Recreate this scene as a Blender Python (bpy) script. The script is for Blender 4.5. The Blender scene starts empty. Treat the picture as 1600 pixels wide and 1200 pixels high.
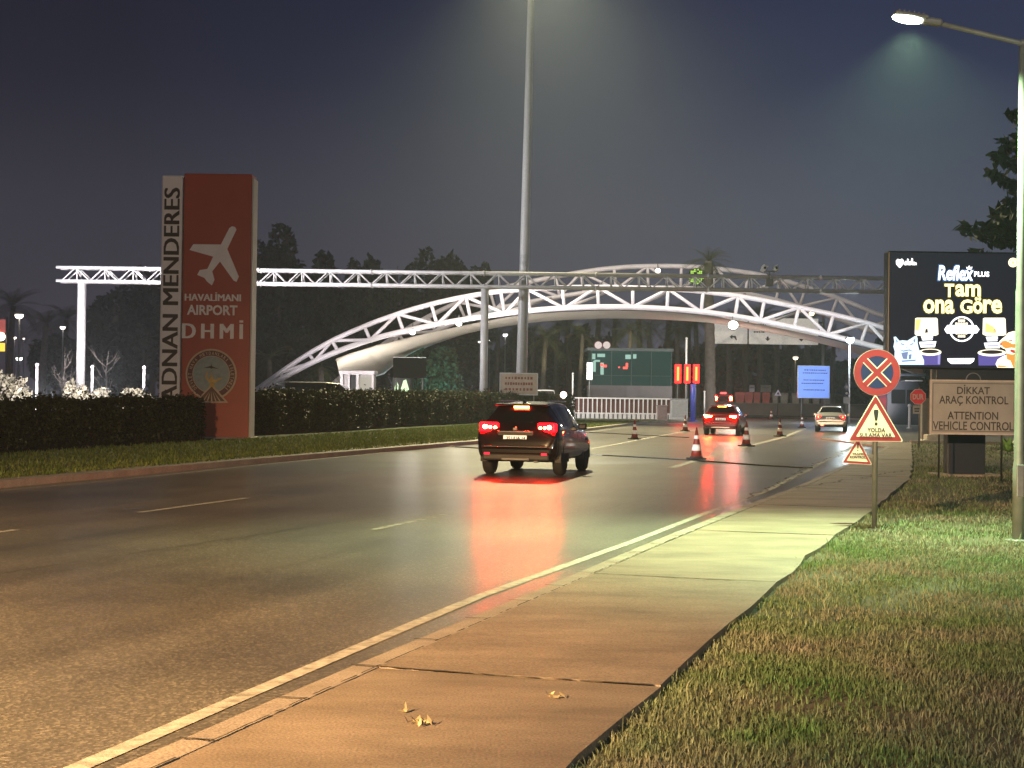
import bpy, bmesh, math, random
import numpy as np
from mathutils import Matrix, Vector

R = math.radians
scene = bpy.context.scene
COL = scene.collection

# ------------------------------------------------------------------ camera
FPX, HOR, ROLL, CAMZ = 2220.0, 622.0, 0.75, 1.7
cam_d = bpy.data.cameras.new("camera")
cam = bpy.data.objects.new("camera", cam_d)
COL.objects.link(cam)
cam_d.sensor_width = 36.0
cam_d.lens = FPX / 1600.0 * 36.0
cam_d.clip_start = 0.1
cam_d.clip_end = 3000
CM = Matrix.Translation((0, 0, CAMZ)) @ Matrix.Rotation(R(90) + math.atan((HOR - 600) / FPX), 4, 'X') @ Matrix.Rotation(R(ROLL), 4, 'Z')
cam.matrix_world = CM
scene.camera = cam

# ------------------------------------------------------------------ night sky
world = bpy.data.worlds.new("World")
scene.world = world
world.use_nodes = True
wn = world.node_tree.nodes
wl = world.node_tree.links
wn.clear()
w_out = wn.new('ShaderNodeOutputWorld')
w_bg = wn.new('ShaderNodeBackground')
w_tc = wn.new('ShaderNodeTexCoord')
w_sep = wn.new('ShaderNodeSeparateXYZ')
w_ramp = wn.new('ShaderNodeValToRGB')
wl.new(w_tc.outputs['Generated'], w_sep.inputs[0])
w_noi = wn.new('ShaderNodeTexNoise')
w_noi.inputs['Scale'].default_value = 5.0
w_noi.inputs['Detail'].default_value = 3.0
wl.new(w_tc.outputs['Generated'], w_noi.inputs['Vector'])
w_add = wn.new('ShaderNodeMath'); w_add.operation = 'MULTIPLY_ADD'
wl.new(w_noi.outputs['Fac'], w_add.inputs[0])
w_add.inputs[1].default_value = 0.05
wl.new(w_sep.outputs['Z'], w_add.inputs[2])
wl.new(w_add.outputs[0], w_ramp.inputs['Fac'])
SKY = [(0.02, (.046, .0425, .052)), (0.08, (.041, .0385, .049)), (0.16, (.033, .0345, .046)),
       (0.24, (.0175, .0205, .034)), (0.34, (.0115, .0135, .027)), (1.0, (.007, .009, .019))]
while len(w_ramp.color_ramp.elements) < len(SKY):
    w_ramp.color_ramp.elements.new(0.5)
for e, (p, c) in zip(w_ramp.color_ramp.elements, SKY):
    e.position = p
    e.color = (*c, 1)
# the east side of the sky is a little bluer than the town side
w_mx = wn.new('ShaderNodeMix'); w_mx.data_type = 'RGBA'; w_mx.blend_type = 'MULTIPLY'
w_r2 = wn.new('ShaderNodeValToRGB')
w_r2.color_ramp.elements[0].position = 0.37; w_r2.color_ramp.elements[0].color = (.80, .74, .80, 1)
w_r2.color_ramp.elements[1].position = 0.61; w_r2.color_ramp.elements[1].color = (1.80, 1.90, 2.10, 1)
w_m2 = wn.new('ShaderNodeMath'); w_m2.operation = 'MULTIPLY_ADD'
w_m2.inputs[1].default_value = .5; w_m2.inputs[2].default_value = .5
wl.new(w_sep.outputs['X'], w_m2.inputs[0]); wl.new(w_m2.outputs[0], w_r2.inputs['Fac'])
w_mx.inputs[0].default_value = 1.0
wl.new(w_ramp.outputs['Color'], w_mx.inputs[6]); wl.new(w_r2.outputs['Color'], w_mx.inputs[7])
wl.new(w_mx.outputs[2], w_bg.inputs['Color'])
w_bg.inputs['Strength'].default_value = 1.18
wl.new(w_bg.outputs[0], w_out.inputs[0])

vs_ = scene.view_settings
vs_.view_transform = 'Standard'
vs_.look = 'None'
vs_.exposure = 0
vs_.gamma = 1
vs_.use_curve_mapping = False
scene.cycles.max_bounces = 5
scene.cycles.diffuse_bounces = 2
scene.cycles.glossy_bounces = 3
scene.cycles.caustics_reflective = False
scene.cycles.caustics_refractive = False
scene.cycles.sample_clamp_indirect = 4.0

# lamp strengths (watts) used by the lamp builders below
RL_P = 8800
RL2_P = 13000
ARCH_P = 7800
LEFT_P = 46000
TAIL_LENS = 32.0
TAIL_BULB = 950
PLATE_E = .6
GF_P = 29000
SOD1 = (-9.6, -5.2, 5.8, 79000)
MAST_P = 250000
UP_P = 3400
HAZE = .00058

# ------------------------------------------------------------------ pixel -> world helpers (where things stand)
def RAY(px, py):
    d = CM.to_3x3() @ Vector(((px - 800) / FPX, -(py - 600) / FPX, -1))
    return d
def G(px, py, z=0.0):
    d = RAY(px, py)
    t = (z - CAMZ) / d.z
    return Vector((d.x * t, d.y * t, z))
def AT(px, py, Y):
    d = RAY(px, py)
    t = Y / d.y
    return Vector((d.x * t, Y, CAMZ + d.z * t))

# ------------------------------------------------------------------ materials
def nd(nt, t, **kw):
    n = nt.nodes.new(t)
    for k, v in kw.items():
        setattr(n, k, v)
    return n
MATS = {}
def mat(name, col=(.5, .5, .5), rough=.6, metal=0.0, var=.15, scale=6.0, bump=0.0, bscale=40.0, emit=None, es=1.0,
        spec=.5, coat=0.0, island=0.0, col2=None, trans=0.0, stretch=None):
    if name in MATS:
        return MATS[name]
    m = bpy.data.materials.new(name)
    m.use_nodes = True
    nt = m.node_tree
    b = nt.nodes['Principled BSDF']
    b.inputs['Roughness'].default_value = rough
    b.inputs['Metallic'].default_value = metal
    b.inputs['Specular IOR Level'].default_value = spec
    b.inputs['Coat Weight'].default_value = coat
    if coat: b.inputs['Coat Roughness'].default_value = .06
    tc = nd(nt, 'ShaderNodeTexCoord')
    vec = tc.outputs['Object']
    if stretch:
        mp = nd(nt, 'ShaderNodeMapping')
        mp.inputs['Scale'].default_value = stretch
        nt.links.new(vec, mp.inputs['Vector'])
        vec = mp.outputs['Vector']
    nz = nd(nt, 'ShaderNodeTexNoise')
    nz.inputs['Scale'].default_value = scale
    nz.inputs['Detail'].default_value = 5
    nz.inputs['Roughness'].default_value = .6
    nt.links.new(vec, nz.inputs['Vector'])
    rp = nd(nt, 'ShaderNodeValToRGB')
    c2 = col2 or tuple(min(1, c * (1 + var)) for c in col)
    c1 = col if col2 else tuple(c * (1 - var) for c in col)
    rp.color_ramp.elements[0].position = .32
    rp.color_ramp.elements[1].position = .68
    rp.color_ramp.elements[0].color = (*c1, 1)
    rp.color_ramp.elements[1].color = (*c2, 1)
    nt.links.new(nz.outputs['Fac'], rp.inputs['Fac'])
    out = rp.outputs['Color']
    if island:
        gm = nd(nt, 'ShaderNodeNewGeometry')
        mr = nd(nt, 'ShaderNodeMapRange')
        mr.inputs['To Min'].default_value = 1 - island
        mr.inputs['To Max'].default_value = 1 + island
        nt.links.new(gm.outputs['Random Per Island'], mr.inputs['Value'])
        vm = nd(nt, 'ShaderNodeVectorMath', operation='SCALE')
        nt.links.new(out, vm.inputs[0])
        nt.links.new(mr.outputs[0], vm.inputs['Scale'])
        out = vm.outputs[0]
    nt.links.new(out, b.inputs['Base Color'])
    if bump:
        bn = nd(nt, 'ShaderNodeTexNoise')
        bn.inputs['Scale'].default_value = bscale
        bn.inputs['Detail'].default_value = 3
        nt.links.new(tc.outputs['Object'], bn.inputs['Vector'])
        bp = nd(nt, 'ShaderNodeBump')
        bp.inputs['Strength'].default_value = bump
        bp.inputs['Distance'].default_value = .02
        nt.links.new(bn.outputs['Fac'], bp.inputs['Height'])
        nt.links.new(bp.outputs['Normal'], b.inputs['Normal'])
    if emit:
        b.inputs['Emission Color'].default_value = (*emit, 1)
        b.inputs['Emission Strength'].default_value = es
    if trans:
        b.inputs['Subsurface Weight'].default_value = 0
        tr = nd(nt, 'ShaderNodeBsdfTranslucent')
        nt.links.new(out, tr.inputs['Color'])
        ms = nd(nt, 'ShaderNodeMixShader')
        ms.inputs[0].default_value = trans
        nt.links.new(b.outputs[0], ms.inputs[1])
        nt.links.new(tr.outputs[0], ms.inputs[2])
        nt.links.new(ms.outputs[0], nt.nodes['Material Output'].inputs['Surface'])
    MATS[name] = m
    return m
def glow(name, col, s=1.0):
    return mat(name, (.02, .02, .02), rough=.4, emit=col, es=s)

def asphalt_mat():
    m = bpy.data.materials.new('asphalt')
    m.use_nodes = True
    nt = m.node_tree
    b = nt.nodes['Principled BSDF']
    tc = nd(nt, 'ShaderNodeTexCoord')
    rot = nd(nt, 'ShaderNodeMapping')
    rot.inputs['Rotation'].default_value = (0, 0, R(17.5))
    nt.links.new(tc.outputs['Object'], rot.inputs['Vector'])
    st = nd(nt, 'ShaderNodeMapping')
    st.inputs['Scale'].default_value = (1.2, .06, 1)
    nt.links.new(rot.outputs[0], st.inputs['Vector'])
    n1 = nd(nt, 'ShaderNodeTexNoise'); n1.inputs['Scale'].default_value = 1.0; n1.inputs['Detail'].default_value = 6
    nt.links.new(st.outputs[0], n1.inputs['Vector'])
    r1 = nd(nt, 'ShaderNodeValToRGB')
    r1.color_ramp.elements[0].position = .3; r1.color_ramp.elements[0].color = (.108, .104, .096, 1)
    r1.color_ramp.elements[1].position = .72; r1.color_ramp.elements[1].color = (.178, .170, .155, 1)
    nt.links.new(n1.outputs['Fac'], r1.inputs['Fac'])
    vo = nd(nt, 'ShaderNodeTexVoronoi'); vo.inputs['Scale'].default_value = 62
    nt.links.new(tc.outputs['Object'], vo.inputs['Vector'])
    r2 = nd(nt, 'ShaderNodeValToRGB')
    r2.color_ramp.elements[0].position = .0; r2.color_ramp.elements[0].color = (.5, .5, .5, 1)
    r2.color_ramp.elements[1].position = 1.0; r2.color_ramp.elements[1].color = (1.75, 1.7, 1.6, 1)
    e = r2.color_ramp.elements.new(.62); e.color = (.8, .8, .8, 1)
    nt.links.new(vo.outputs['Color'], r2.inputs['Fac'])
    mx = nd(nt, 'ShaderNodeMix', data_type='RGBA', blend_type='MULTIPLY')
    mx.inputs[0].default_value = 1
    nt.links.new(r1.outputs[0], mx.inputs[6]); nt.links.new(r2.outputs[0], mx.inputs[7])
    # tar patches and oil stains
    n3 = nd(nt, 'ShaderNodeTexNoise'); n3.inputs['Scale'].default_value = .35; n3.inputs['Detail'].default_value = 8
    nt.links.new(tc.outputs['Object'], n3.inputs['Vector'])
    r3 = nd(nt, 'ShaderNodeValToRGB')
    r3.color_ramp.elements[0].position = .36; r3.color_ramp.elements[0].color = (.72, .72, .74, 1)
    r3.color_ramp.elements[1].position = .6; r3.color_ramp.elements[1].color = (1.08, 1.06, 1.0, 1)
    nt.links.new(n3.outputs['Fac'], r3.inputs['Fac'])
    m2 = nd(nt, 'ShaderNodeMix', data_type='RGBA', blend_type='MULTIPLY'); m2.inputs[0].default_value = 1
    nt.links.new(mx.outputs[2], m2.inputs[6]); nt.links.new(r3.outputs[0], m2.inputs[7])
    nt.links.new(m2.outputs[2], b.inputs['Base Color'])
    rr = nd(nt, 'ShaderNodeMapRange'); rr.inputs['To Min'].default_value = .29; rr.inputs['To Max'].default_value = .34
    nt.links.new(n1.outputs['Fac'], rr.inputs['Value']); nt.links.new(rr.outputs[0], b.inputs['Roughness'])
    b.inputs['Specular IOR Level'].default_value = .12
    bp = nd(nt, 'ShaderNodeBump'); bp.inputs['Strength'].default_value = .14; bp.inputs['Distance'].default_value = .006
    nt.links.new(vo.outputs['Distance'], bp.inputs['Height']); nt.links.new(bp.outputs[0], b.inputs['Normal'])
    MATS['asphalt'] = m
    return m
def concrete_mat(name, c1, c2, tint=(.24, .21, .17)):
    m = bpy.data.materials.new(name)
    m.use_nodes = True
    nt = m.node_tree
    b = nt.nodes['Principled BSDF']
    tc = nd(nt, 'ShaderNodeTexCoord')
    n1 = nd(nt, 'ShaderNodeTexNoise'); n1.inputs['Scale'].default_value = 1.1; n1.inputs['Detail'].default_value = 9; n1.inputs['Roughness'].default_value = .65
    st = nd(nt, 'ShaderNodeMapping'); st.inputs['Scale'].default_value = (.8, 1.8, 1); st.inputs['Rotation'].default_value = (0, 0, R(12))
    nt.links.new(tc.outputs['Object'], st.inputs['Vector']); nt.links.new(st.outputs[0], n1.inputs['Vector'])
    r1 = nd(nt, 'ShaderNodeValToRGB')
    r1.color_ramp.elements[0].position = .3; r1.color_ramp.elements[0].color = (*c1, 1)
    r1.color_ramp.elements[1].position = .66; r1.color_ramp.elements[1].color = (*c2, 1)
    nt.links.new(n1.outputs['Fac'], r1.inputs['Fac'])
    n2 = nd(nt, 'ShaderNodeTexNoise'); n2.inputs['Scale'].default_value = 70; n2.inputs['Detail'].default_value = 4
    nt.links.new(tc.outputs['Object'], n2.inputs['Vector'])
    r2 = nd(nt, 'ShaderNodeValToRGB')
    r2.color_ramp.elements[0].position = .3; r2.color_ramp.elements[0].color = (.62, .61, .60, 1)
    r2.color_ramp.elements[1].position = .64; r2.color_ramp.elements[1].color = (1.18, 1.16, 1.12, 1)
    nt.links.new(n2.outputs['Fac'], r2.inputs['Fac'])
    mx = nd(nt, 'ShaderNodeMix', data_type='RGBA', blend_type='MULTIPLY'); mx.inputs[0].default_value = 1
    nt.links.new(r1.outputs[0], mx.inputs[6]); nt.links.new(r2.outputs[0], mx.inputs[7])
    n3 = nd(nt, 'ShaderNodeTexNoise'); n3.inputs['Scale'].default_value = 3.2; n3.inputs['Detail'].default_value = 10; n3.inputs['Roughness'].default_value = .72
    nt.links.new(tc.outputs['Object'], n3.inputs['Vector'])
    r3 = nd(nt, 'ShaderNodeValToRGB')
    r3.color_ramp.elements[0].position = .60; r3.color_ramp.elements[0].color = (0, 0, 0, 1)
    r3.color_ramp.elements[1].position = .74; r3.color_ramp.elements[1].color = (.55, .55, .55, 1)
    nt.links.new(n3.outputs['Fac'], r3.inputs['Fac'])
    m3 = nd(nt, 'ShaderNodeMix', data_type='RGBA')
    nt.links.new(r3.outputs[0], m3.inputs[0]); nt.links.new(mx.outputs[2], m3.inputs[6]); m3.inputs[7].default_value = (*tint, 1)
    nt.links.new(m3.outputs[2], b.inputs['Base Color'])
    b.inputs['Roughness'].default_value = .62
    b.inputs['Specular IOR Level'].default_value = .4
    bp = nd(nt, 'ShaderNodeBump'); bp.inputs['Strength'].default_value = .3; bp.inputs['Distance'].default_value = .01
    nt.links.new(n2.outputs['Fac'], bp.inputs['Height']); nt.links.new(bp.outputs[0], b.inputs['Normal'])
    MATS[name] = m
    return m

# ------------------------------------------------------------------ mesh builder
class MB:
    def __init__(s):
        s.v = []; s.f = []; s.m = []; s.s = []
    def add(s, vs, fs, mi=0, smooth=False, M=None):
        o = len(s.v)
        for p in vs:
            p = Vector(p)
            s.v.append(tuple(M @ p) if M is not None else tuple(p))
        for f in fs:
            s.f.append(tuple(o + i for i in f)); s.m.append(mi); s.s.append(smooth)
        return s
    def box(s, c, size, mi=0, M=None, bev=0.0):
        hx, hy, hz = [k / 2 for k in size]
        if bev <= 0:
            vs = [(c[0] + i * hx, c[1] + j * hy, c[2] + k * hz) for i in (-1, 1) for j in (-1, 1) for k in (-1, 1)]
            fs = [(0, 1, 3, 2), (4, 6, 7, 5), (0, 4, 5, 1), (2, 3, 7, 6), (0, 2, 6, 4), (1, 5, 7, 3)]
            return s.add(vs, fs, mi, False, M)
        bm = bmesh.new()
        bmesh.ops.create_cube(bm, size=1)
        for v in bm.verts:
            v.co = Vector((v.co.x * 2 * hx + c[0], v.co.y * 2 * hy + c[1], v.co.z * 2 * hz + c[2]))
        bmesh.ops.bevel(bm, geom=list(bm.edges), offset=min(bev, hx * .95, hy * .95, hz * .95), segments=2, profile=.5, affect='EDGES')
        bm.verts.index_update()
        s.add([v.co.copy() for v in bm.verts], [[v.index for v in f.verts] for f in bm.faces], mi, False, M)
        bm.free()
        return s
    def tube(s, pts, rad, n=8, mi=0, M=None, smooth=True):
        pts = [Vector(p) for p in pts]
        if not hasattr(rad, '__len__'): rad = [rad] * len(pts)
        vs = []; fs = []
        ref = None
        for i, p in enumerate(pts):
            t = (pts[min(i + 1, len(pts) - 1)] - pts[max(i - 1, 0)])
            if t.length < 1e-9: t = Vector((0, 0, 1))
            t.normalize()
            if ref is None:
                ref = Vector((0, 0, 1)) if abs(t.z) < .9 else Vector((1, 0, 0))
            a = t.cross(ref)
            if a.length < 1e-6: a = t.cross(Vector((0, 1, 0)))
            a.normalize(); b = t.cross(a); ref = -(b) if False else ref
            for k in range(n):
                th = 2 * math.pi * k / n
                vs.append(p + (a * math.cos(th) + b * math.sin(th)) * rad[i])
        for i in range(len(pts) - 1):
            for k in range(n):
                fs.append((i * n + k, i * n + (k + 1) % n, (i + 1) * n + (k + 1) % n, (i + 1) * n + k))
        s.add(vs, fs, mi, smooth, M)
        o = len(vs)
        s.add([vs[k] for k in range(n)], [tuple(range(n))[::-1]], mi, False, M)
        s.add([vs[o - n + k] for k in range(n)], [tuple(range(n))], mi, False, M)
        return s
    def lathe(s, prof, n=24, c=(0, 0, 0), mi=0, M=None, smooth=True, axis='z'):
        vs = []; fs = []
        for r, z in prof:
            for k in range(n):
                th = 2 * math.pi * k / n
                x, y = r * math.cos(th), r * math.sin(th)
                p = (x, y, z) if axis == 'z' else ((z, x, y) if axis == 'x' else (x, z, y))
                vs.append((p[0] + c[0], p[1] + c[1], p[2] + c[2]))
        for i in range(len(prof) - 1):
            for k in range(n):
                fs.append((i * n + k, i * n + (k + 1) % n, (i + 1) * n + (k + 1) % n, (i + 1) * n + k))
        s.add(vs, fs, mi, smooth, M)
        if prof[0][0] > 1e-4: s.add(vs[:n], [tuple(range(n))[::-1]], mi, False, M)
        if prof[-1][0] > 1e-4: s.add(vs[-n:], [tuple(range(n))], mi, False, M)
        return s
    def prism(s, pts, y0, y1, mi=0, M=None):
        # outline in the local XZ plane, front face at y0 (towards -Y), back at y1
        n = len(pts)
        vs = [(x, y0, z) for x, z in pts] + [(x, y1, z) for x, z in pts]
        fs = [tuple(range(n)), tuple(range(2 * n - 1, n - 1, -1))]
        fs += [(i, n + i, n + (i + 1) % n, (i + 1) % n) for i in range(n)]
        return s.add(vs, fs, mi, False, M)
    def slab(s, pts, z0, z1, mi=0, M=None):
        # outline in the XY plane from z0 up to z1
        n = len(pts)
        vs = [(p[0], p[1], z0) for p in pts] + [(p[0], p[1], z1) for p in pts]
        fs = [tuple(range(n - 1, -1, -1)), tuple(range(n, 2 * n))]
        fs += [(i, (i + 1) % n, n + (i + 1) % n, n + i) for i in range(n)]
        return s.add(vs, fs, mi, False, M)
    def sheet(s, pts, mi=0):
        return s.add(pts, [tuple(range(len(pts)))], mi)
    def disc(s, c, r, y0, y1, mi=0, n=32, M=None, sx=1.0, rot=0.0):
        return s.prism([(c[0] + r * sx * math.cos(2 * math.pi * k / n + rot), c[1] + r * math.sin(2 * math.pi * k / n + rot)) for k in range(n)], y0, y1, mi, M)
    def ring(s, c, ro, ri, y0, y1, mi=0, n=40, M=None, a0=0.0, a1=2 * math.pi):
        full = abs(a1 - a0 - 2 * math.pi) < 1e-6
        m_ = n if full else n + 1
        vs = []
        for k in range(m_):
            th = a0 + (a1 - a0) * k / n
            cx, sx = math.cos(th), math.sin(th)
            vs += [(c[0] + ro * cx, y0, c[1] + ro * sx), (c[0] + ri * cx, y0, c[1] + ri * sx), (c[0] + ro * cx, y1, c[1] + ro * sx), (c[0] + ri * cx, y1, c[1] + ri * sx)]
        fs = []
        for k in range(n):
            a = 4 * k; b = 4 * ((k + 1) % m_)
            fs += [(a, b, b + 1, a + 1), (a + 2, a + 3, b + 3, b + 2), (a, a + 2, b + 2, b), (a + 1, b + 1, b + 3, a + 3)]
        return s.add(vs, fs, mi, False, M)
    def ball(s, c, r, mi=0, nu=16, nv=10, sc=(1, 1, 1), M=None):
        vs = []; fs = []
        for i in range(nv + 1):
            ph = math.pi * i / nv
            for k in range(nu):
                th = 2 * math.pi * k / nu
                vs.append((c[0] + r * sc[0] * math.sin(ph) * math.cos(th), c[1] + r * sc[1] * math.sin(ph) * math.sin(th), c[2] + r * sc[2] * math.cos(ph)))
        for i in range(nv):
            for k in range(nu):
                fs.append((i * nu + k, i * nu + (k + 1) % nu, (i + 1) * nu + (k + 1) % nu, (i + 1) * nu + k))
        return s.add(vs, fs, mi, True, M)
    def text(s, string, c, w, h, y0, depth=.01, mi=0, bold=0.0, M=None, spacing=1.0, rot=0.0, shear=0.0):
        if bold and 'M' in string:
            b_ = bold * h * .9
            for k, d_ in enumerate((-b_, b_, 0.0)):
                s.text(string, (c[0] + d_ * math.cos(rot), c[1] + d_ * math.sin(rot)), w, h, y0 - .0012 * k, depth, mi, 0.0, M, spacing, rot, shear)
            return s
        vs, fs = text_geo(string, bold, spacing, shear)
        xs = [p[0] for p in vs]; ys = [p[1] for p in vs]
        x0, x1, b0, b1 = min(xs), max(xs), min(ys), max(ys)
        kx = w / (x1 - x0); ky = h / (b1 - b0)
        ca, sa = math.cos(rot), math.sin(rot)
        out = []
        for p in vs:
            a = (p[0] - (x0 + x1) / 2) * kx; b = (p[1] - (b0 + b1) / 2) * ky
            out.append((c[0] + a * ca - b * sa, y0 if p[2] > 0 else y0 + depth, c[1] + a * sa + b * ca))
        return s.add(out, fs, mi, False, M)
    def build(s, name, mats, parent=None, recalc=True):
        me = bpy.data.meshes.new(name)
        me.from_pydata(s.v, [], s.f)
        if not isinstance(mats, (list, tuple)): mats = [mats]
        for m in mats: me.materials.append(m)
        me.polygons.foreach_set('material_index', s.m)
        me.polygons.foreach_set('use_smooth', s.s)
        if recalc:
            bm = bmesh.new(); bm.from_mesh(me)
            bmesh.ops.remove_doubles(bm, verts=bm.verts, dist=1e-5)
            bmesh.ops.recalc_face_normals(bm, faces=bm.faces)
            bm.to_mesh(me); bm.free()
        me.update()
        o = bpy.data.objects.new(name, me)
        COL.objects.link(o)
        if parent is not None: o.parent = parent
        return o

def build_loose(mb, name, mats, parent=None):
    # one object per separate piece
    par = list(range(len(mb.v)))
    def fd(i):
        while par[i] != i:
            par[i] = par[par[i]]; i = par[i]
        return i
    for f in mb.f:
        for k in f[1:]:
            a, b = fd(f[0]), fd(k)
            if a != b: par[a] = b
    gr = {}
    for i, f in enumerate(mb.f): gr.setdefault(fd(f[0]), []).append(i)
    out = []
    for ids in gr.values():
        q = MB(); idx = sorted({k for i in ids for k in mb.f[i]}); mp = {k: n for n, k in enumerate(idx)}
        q.v = [mb.v[k] for k in idx]
        for i in ids: q.f.append(tuple(mp[k] for k in mb.f[i])); q.m.append(mb.m[i]); q.s.append(mb.s[i])
        out.append(q.build(name, mats, parent))
    return out
_TG = {}
def text_geo(string, bold=0.0, spacing=1.0, shear=0.0):
    key = (string, bold, spacing, shear)
    if key in _TG: return _TG[key]
    if 'İ' in string:
        # dotted capital: the plain I with its own dot above
        vs, fs = text_geo(string.replace('İ', 'I'), bold, spacing, shear)
        vs, fs = list(vs), list(fs)
        wi = [p[0] for p in text_geo('I', bold, spacing, shear)[0]]
        wi = max(wi) - min(wi)
        top = max(p[1] for p in vs)
        for k, ch in enumerate(string):
            if ch != 'İ': continue
            x1 = max(p[0] for p in text_geo(string[:k].replace('İ', 'I') + 'I', bold, spacing, shear)[0])
            xc = x1 - wi / 2; hw = max(wi * .55, .05); z0 = top + .07; z1 = z0 + hw * 1.9; b = len(vs)
            vs += [(xc + i * hw, z, d) for d in (-.01, .01) for i, z in ((-1, z0), (1, z0), (1, z1), (-1, z1))]
            fs += [(b + 3, b + 2, b + 1, b), (b + 4, b + 5, b + 6, b + 7)] + [(b + i, b + (i + 1) % 4, b + 4 + (i + 1) % 4, b + 4 + i) for i in range(4)]
        _TG[key] = (vs, fs)
        return vs, fs
    cu = bpy.data.curves.new('lettering', 'FONT')
    cu.body = string
    cu.size = 1
    cu.extrude = .01
    cu.offset = bold
    cu.space_character = spacing
    cu.shear = shear
    cu.resolution_u = 3
    ob = bpy.data.objects.new('lettering', cu)
    COL.objects.link(ob)
    dg = bpy.context.evaluated_depsgraph_get()
    ev = ob.evaluated_get(dg)
    me = ev.to_mesh()
    vs = [tuple(v.co) for v in me.vertices]
    fs = [tuple(p.vertices) for p in me.polygons]
    ev.to_mesh_clear()
    bpy.data.objects.remove(ob)
    bpy.data.curves.remove(cu)
    _TG[key] = (vs, fs)
    return vs, fs

def tag(o, label=None, cat=None, group=None, kind=None):
    if label: o['label'] = label
    if cat: o['category'] = cat
    if group: o['group'] = group
    if kind: o['kind'] = kind
    return o
def thing(name, label, cat, loc=(0, 0, 0), rz=0.0, group=None):
    o = bpy.data.objects.new(name, None)
    o.empty_display_size = .2
    COL.objects.link(o)
    o.location = loc
    o.rotation_euler = (0, 0, rz)
    return tag(o, label, cat, group)
def struct(name, mb, m):
    return tag(mb.build(name, m), kind='structure')
def copy_tree(o, parent=None):
    c = o.copy()
    COL.objects.link(c)
    if parent is not None: c.parent = parent
    for ch in list(o.children):
        copy_tree(ch, c)
    return c
def lamp(name, kind, loc, power, col, parent=None, size=.2, target=None, cone=None, blend=.3, scale=None):
    d = bpy.data.lights.new(name, kind)
    d.energy = power
    d.color = col
    d.shadow_soft_size = size
    if kind == 'SPOT':
        d.spot_size = R(cone); d.spot_blend = blend
    o = bpy.data.objects.new(name, d)
    COL.objects.link(o)
    o.location = loc
    if target is not None:
        o.rotation_euler = (Vector(target) - Vector(loc)).to_track_quat('-Z', 'Y').to_euler()
    if scale: o.scale = scale
    if parent is not None:
        o.parent = parent
        o.matrix_parent_inverse = Matrix.LocRotScale(parent.location, parent.rotation_euler, parent.scale).inverted()
    return o

# quad clouds: many leaf-sized faces
def raw_mesh(name, verts, faces4, m, parent=None):
    me = bpy.data.meshes.new(name)
    nv, nf = len(verts), len(faces4)
    k = faces4.shape[1]
    me.vertices.add(nv)
    me.vertices.foreach_set('co', np.ascontiguousarray(verts, dtype=np.float32).ravel())
    me.loops.add(nf * k)
    me.loops.foreach_set('vertex_index', np.ascontiguousarray(faces4, dtype=np.int32).ravel())
    me.polygons.add(nf)
    me.polygons.foreach_set('loop_start', np.arange(nf, dtype=np.int32) * k)
    me.materials.append(m)
    me.update(calc_edges=True)
    me.validate()
    o = bpy.data.objects.new(name, me)
    COL.objects.link(o)
    if parent is not None: o.parent = parent
    return o
def leaf_cloud(name, P, size, m, rng, parent=None, elong=1.6, up=None):
    n = len(P)
    d = rng.normal(size=(n, 3))
    if up is not None: d = d * (1 - up) + np.array([0, 0, 1.6]) * up
    d /= np.linalg.norm(d, axis=1)[:, None] + 1e-9
    e = rng.normal(size=(n, 3))
    e -= d * (e * d).sum(1)[:, None]
    e /= np.linalg.norm(e, axis=1)[:, None] + 1e-9
    s = (np.asarray(size) * (0.6 + 0.8 * rng.random(n)))[:, None]
    a, b = d * s * elong * .5, e * s * .5
    V = np.stack([P - a, P + b * .9, P + a, P - b * .9], 1).reshape(-1, 3)
    F = np.arange(4 * n).reshape(n, 4)
    return raw_mesh(name, V, F, m, parent)
# ------------------------------------------------------------------ common materials
ASPH = asphalt_mat()
PATHM = concrete_mat('pavement_concrete', (.145, .118, .093), (.275, .226, .178), (.14, .115, .09))
KERBM = concrete_mat('kerb_concrete', (.22, .19, .165), (.34, .30, .26), (.2, .17, .14))
SOIL = mat('dry_soil', (.035, .030, .022), .95, var=.4, scale=3, col2=(.055, .048, .034), bump=.5, bscale=30)
LAWN = mat('lawn_soil', (.060, .066, .034), .95, scale=2.2, col2=(.115, .098, .062), bump=.5, bscale=50)
PAINT = mat('road_paint', (.20, .19, .165), .6, scale=9, col2=(.50, .48, .43), bump=.2, bscale=60)
WORN = mat('worn_road_paint', (.10, .097, .088), .6, scale=7, col2=(.46, .44, .39), bump=.2, bscale=60)
STEEL = mat('galvanised_steel', (.52, .53, .54), .45, .08, var=.10, scale=9, bump=.05)
POLEM = mat('street_lamp_green_grey', (.15, .17, .155), .5, .1, var=.18, scale=6)
DSTEEL = mat('dull_grey_steel', (.17, .175, .18), .5, .4, var=.15, scale=9)
WHITE = mat('white_paint', (.74, .73, .72), .45, var=.06, scale=3, bump=.03)
WHITE2 = mat('white_steel_paint', (.62, .58, .60), .42, var=.10, scale=1.5)
BLACK = mat('black_paint', (.012, .012, .013), .4, var=.2)
DARK = mat('dark_plastic', (.018, .018, .020), .55, var=.2)
RUBBER = mat('tyre_rubber', (.016, .016, .017), .8, var=.2, scale=20)
GLASS = mat('dark_window_glass', (.008, .010, .012), .06, var=.1, spec=.7)
CHROME = mat('chrome_trim', (.6, .6, .62), .18, 1.0, var=.05)
SIGNRED = mat('sign_red', (.17, .012, .015), .4, var=.12, scale=8)
SIGNBLUE = mat('sign_blue', (.003, .010, .058), .4, var=.12, scale=8)
SIGNWHITE = mat('sign_white', (.50, .49, .44), .4, var=.06, scale=6)

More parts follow.
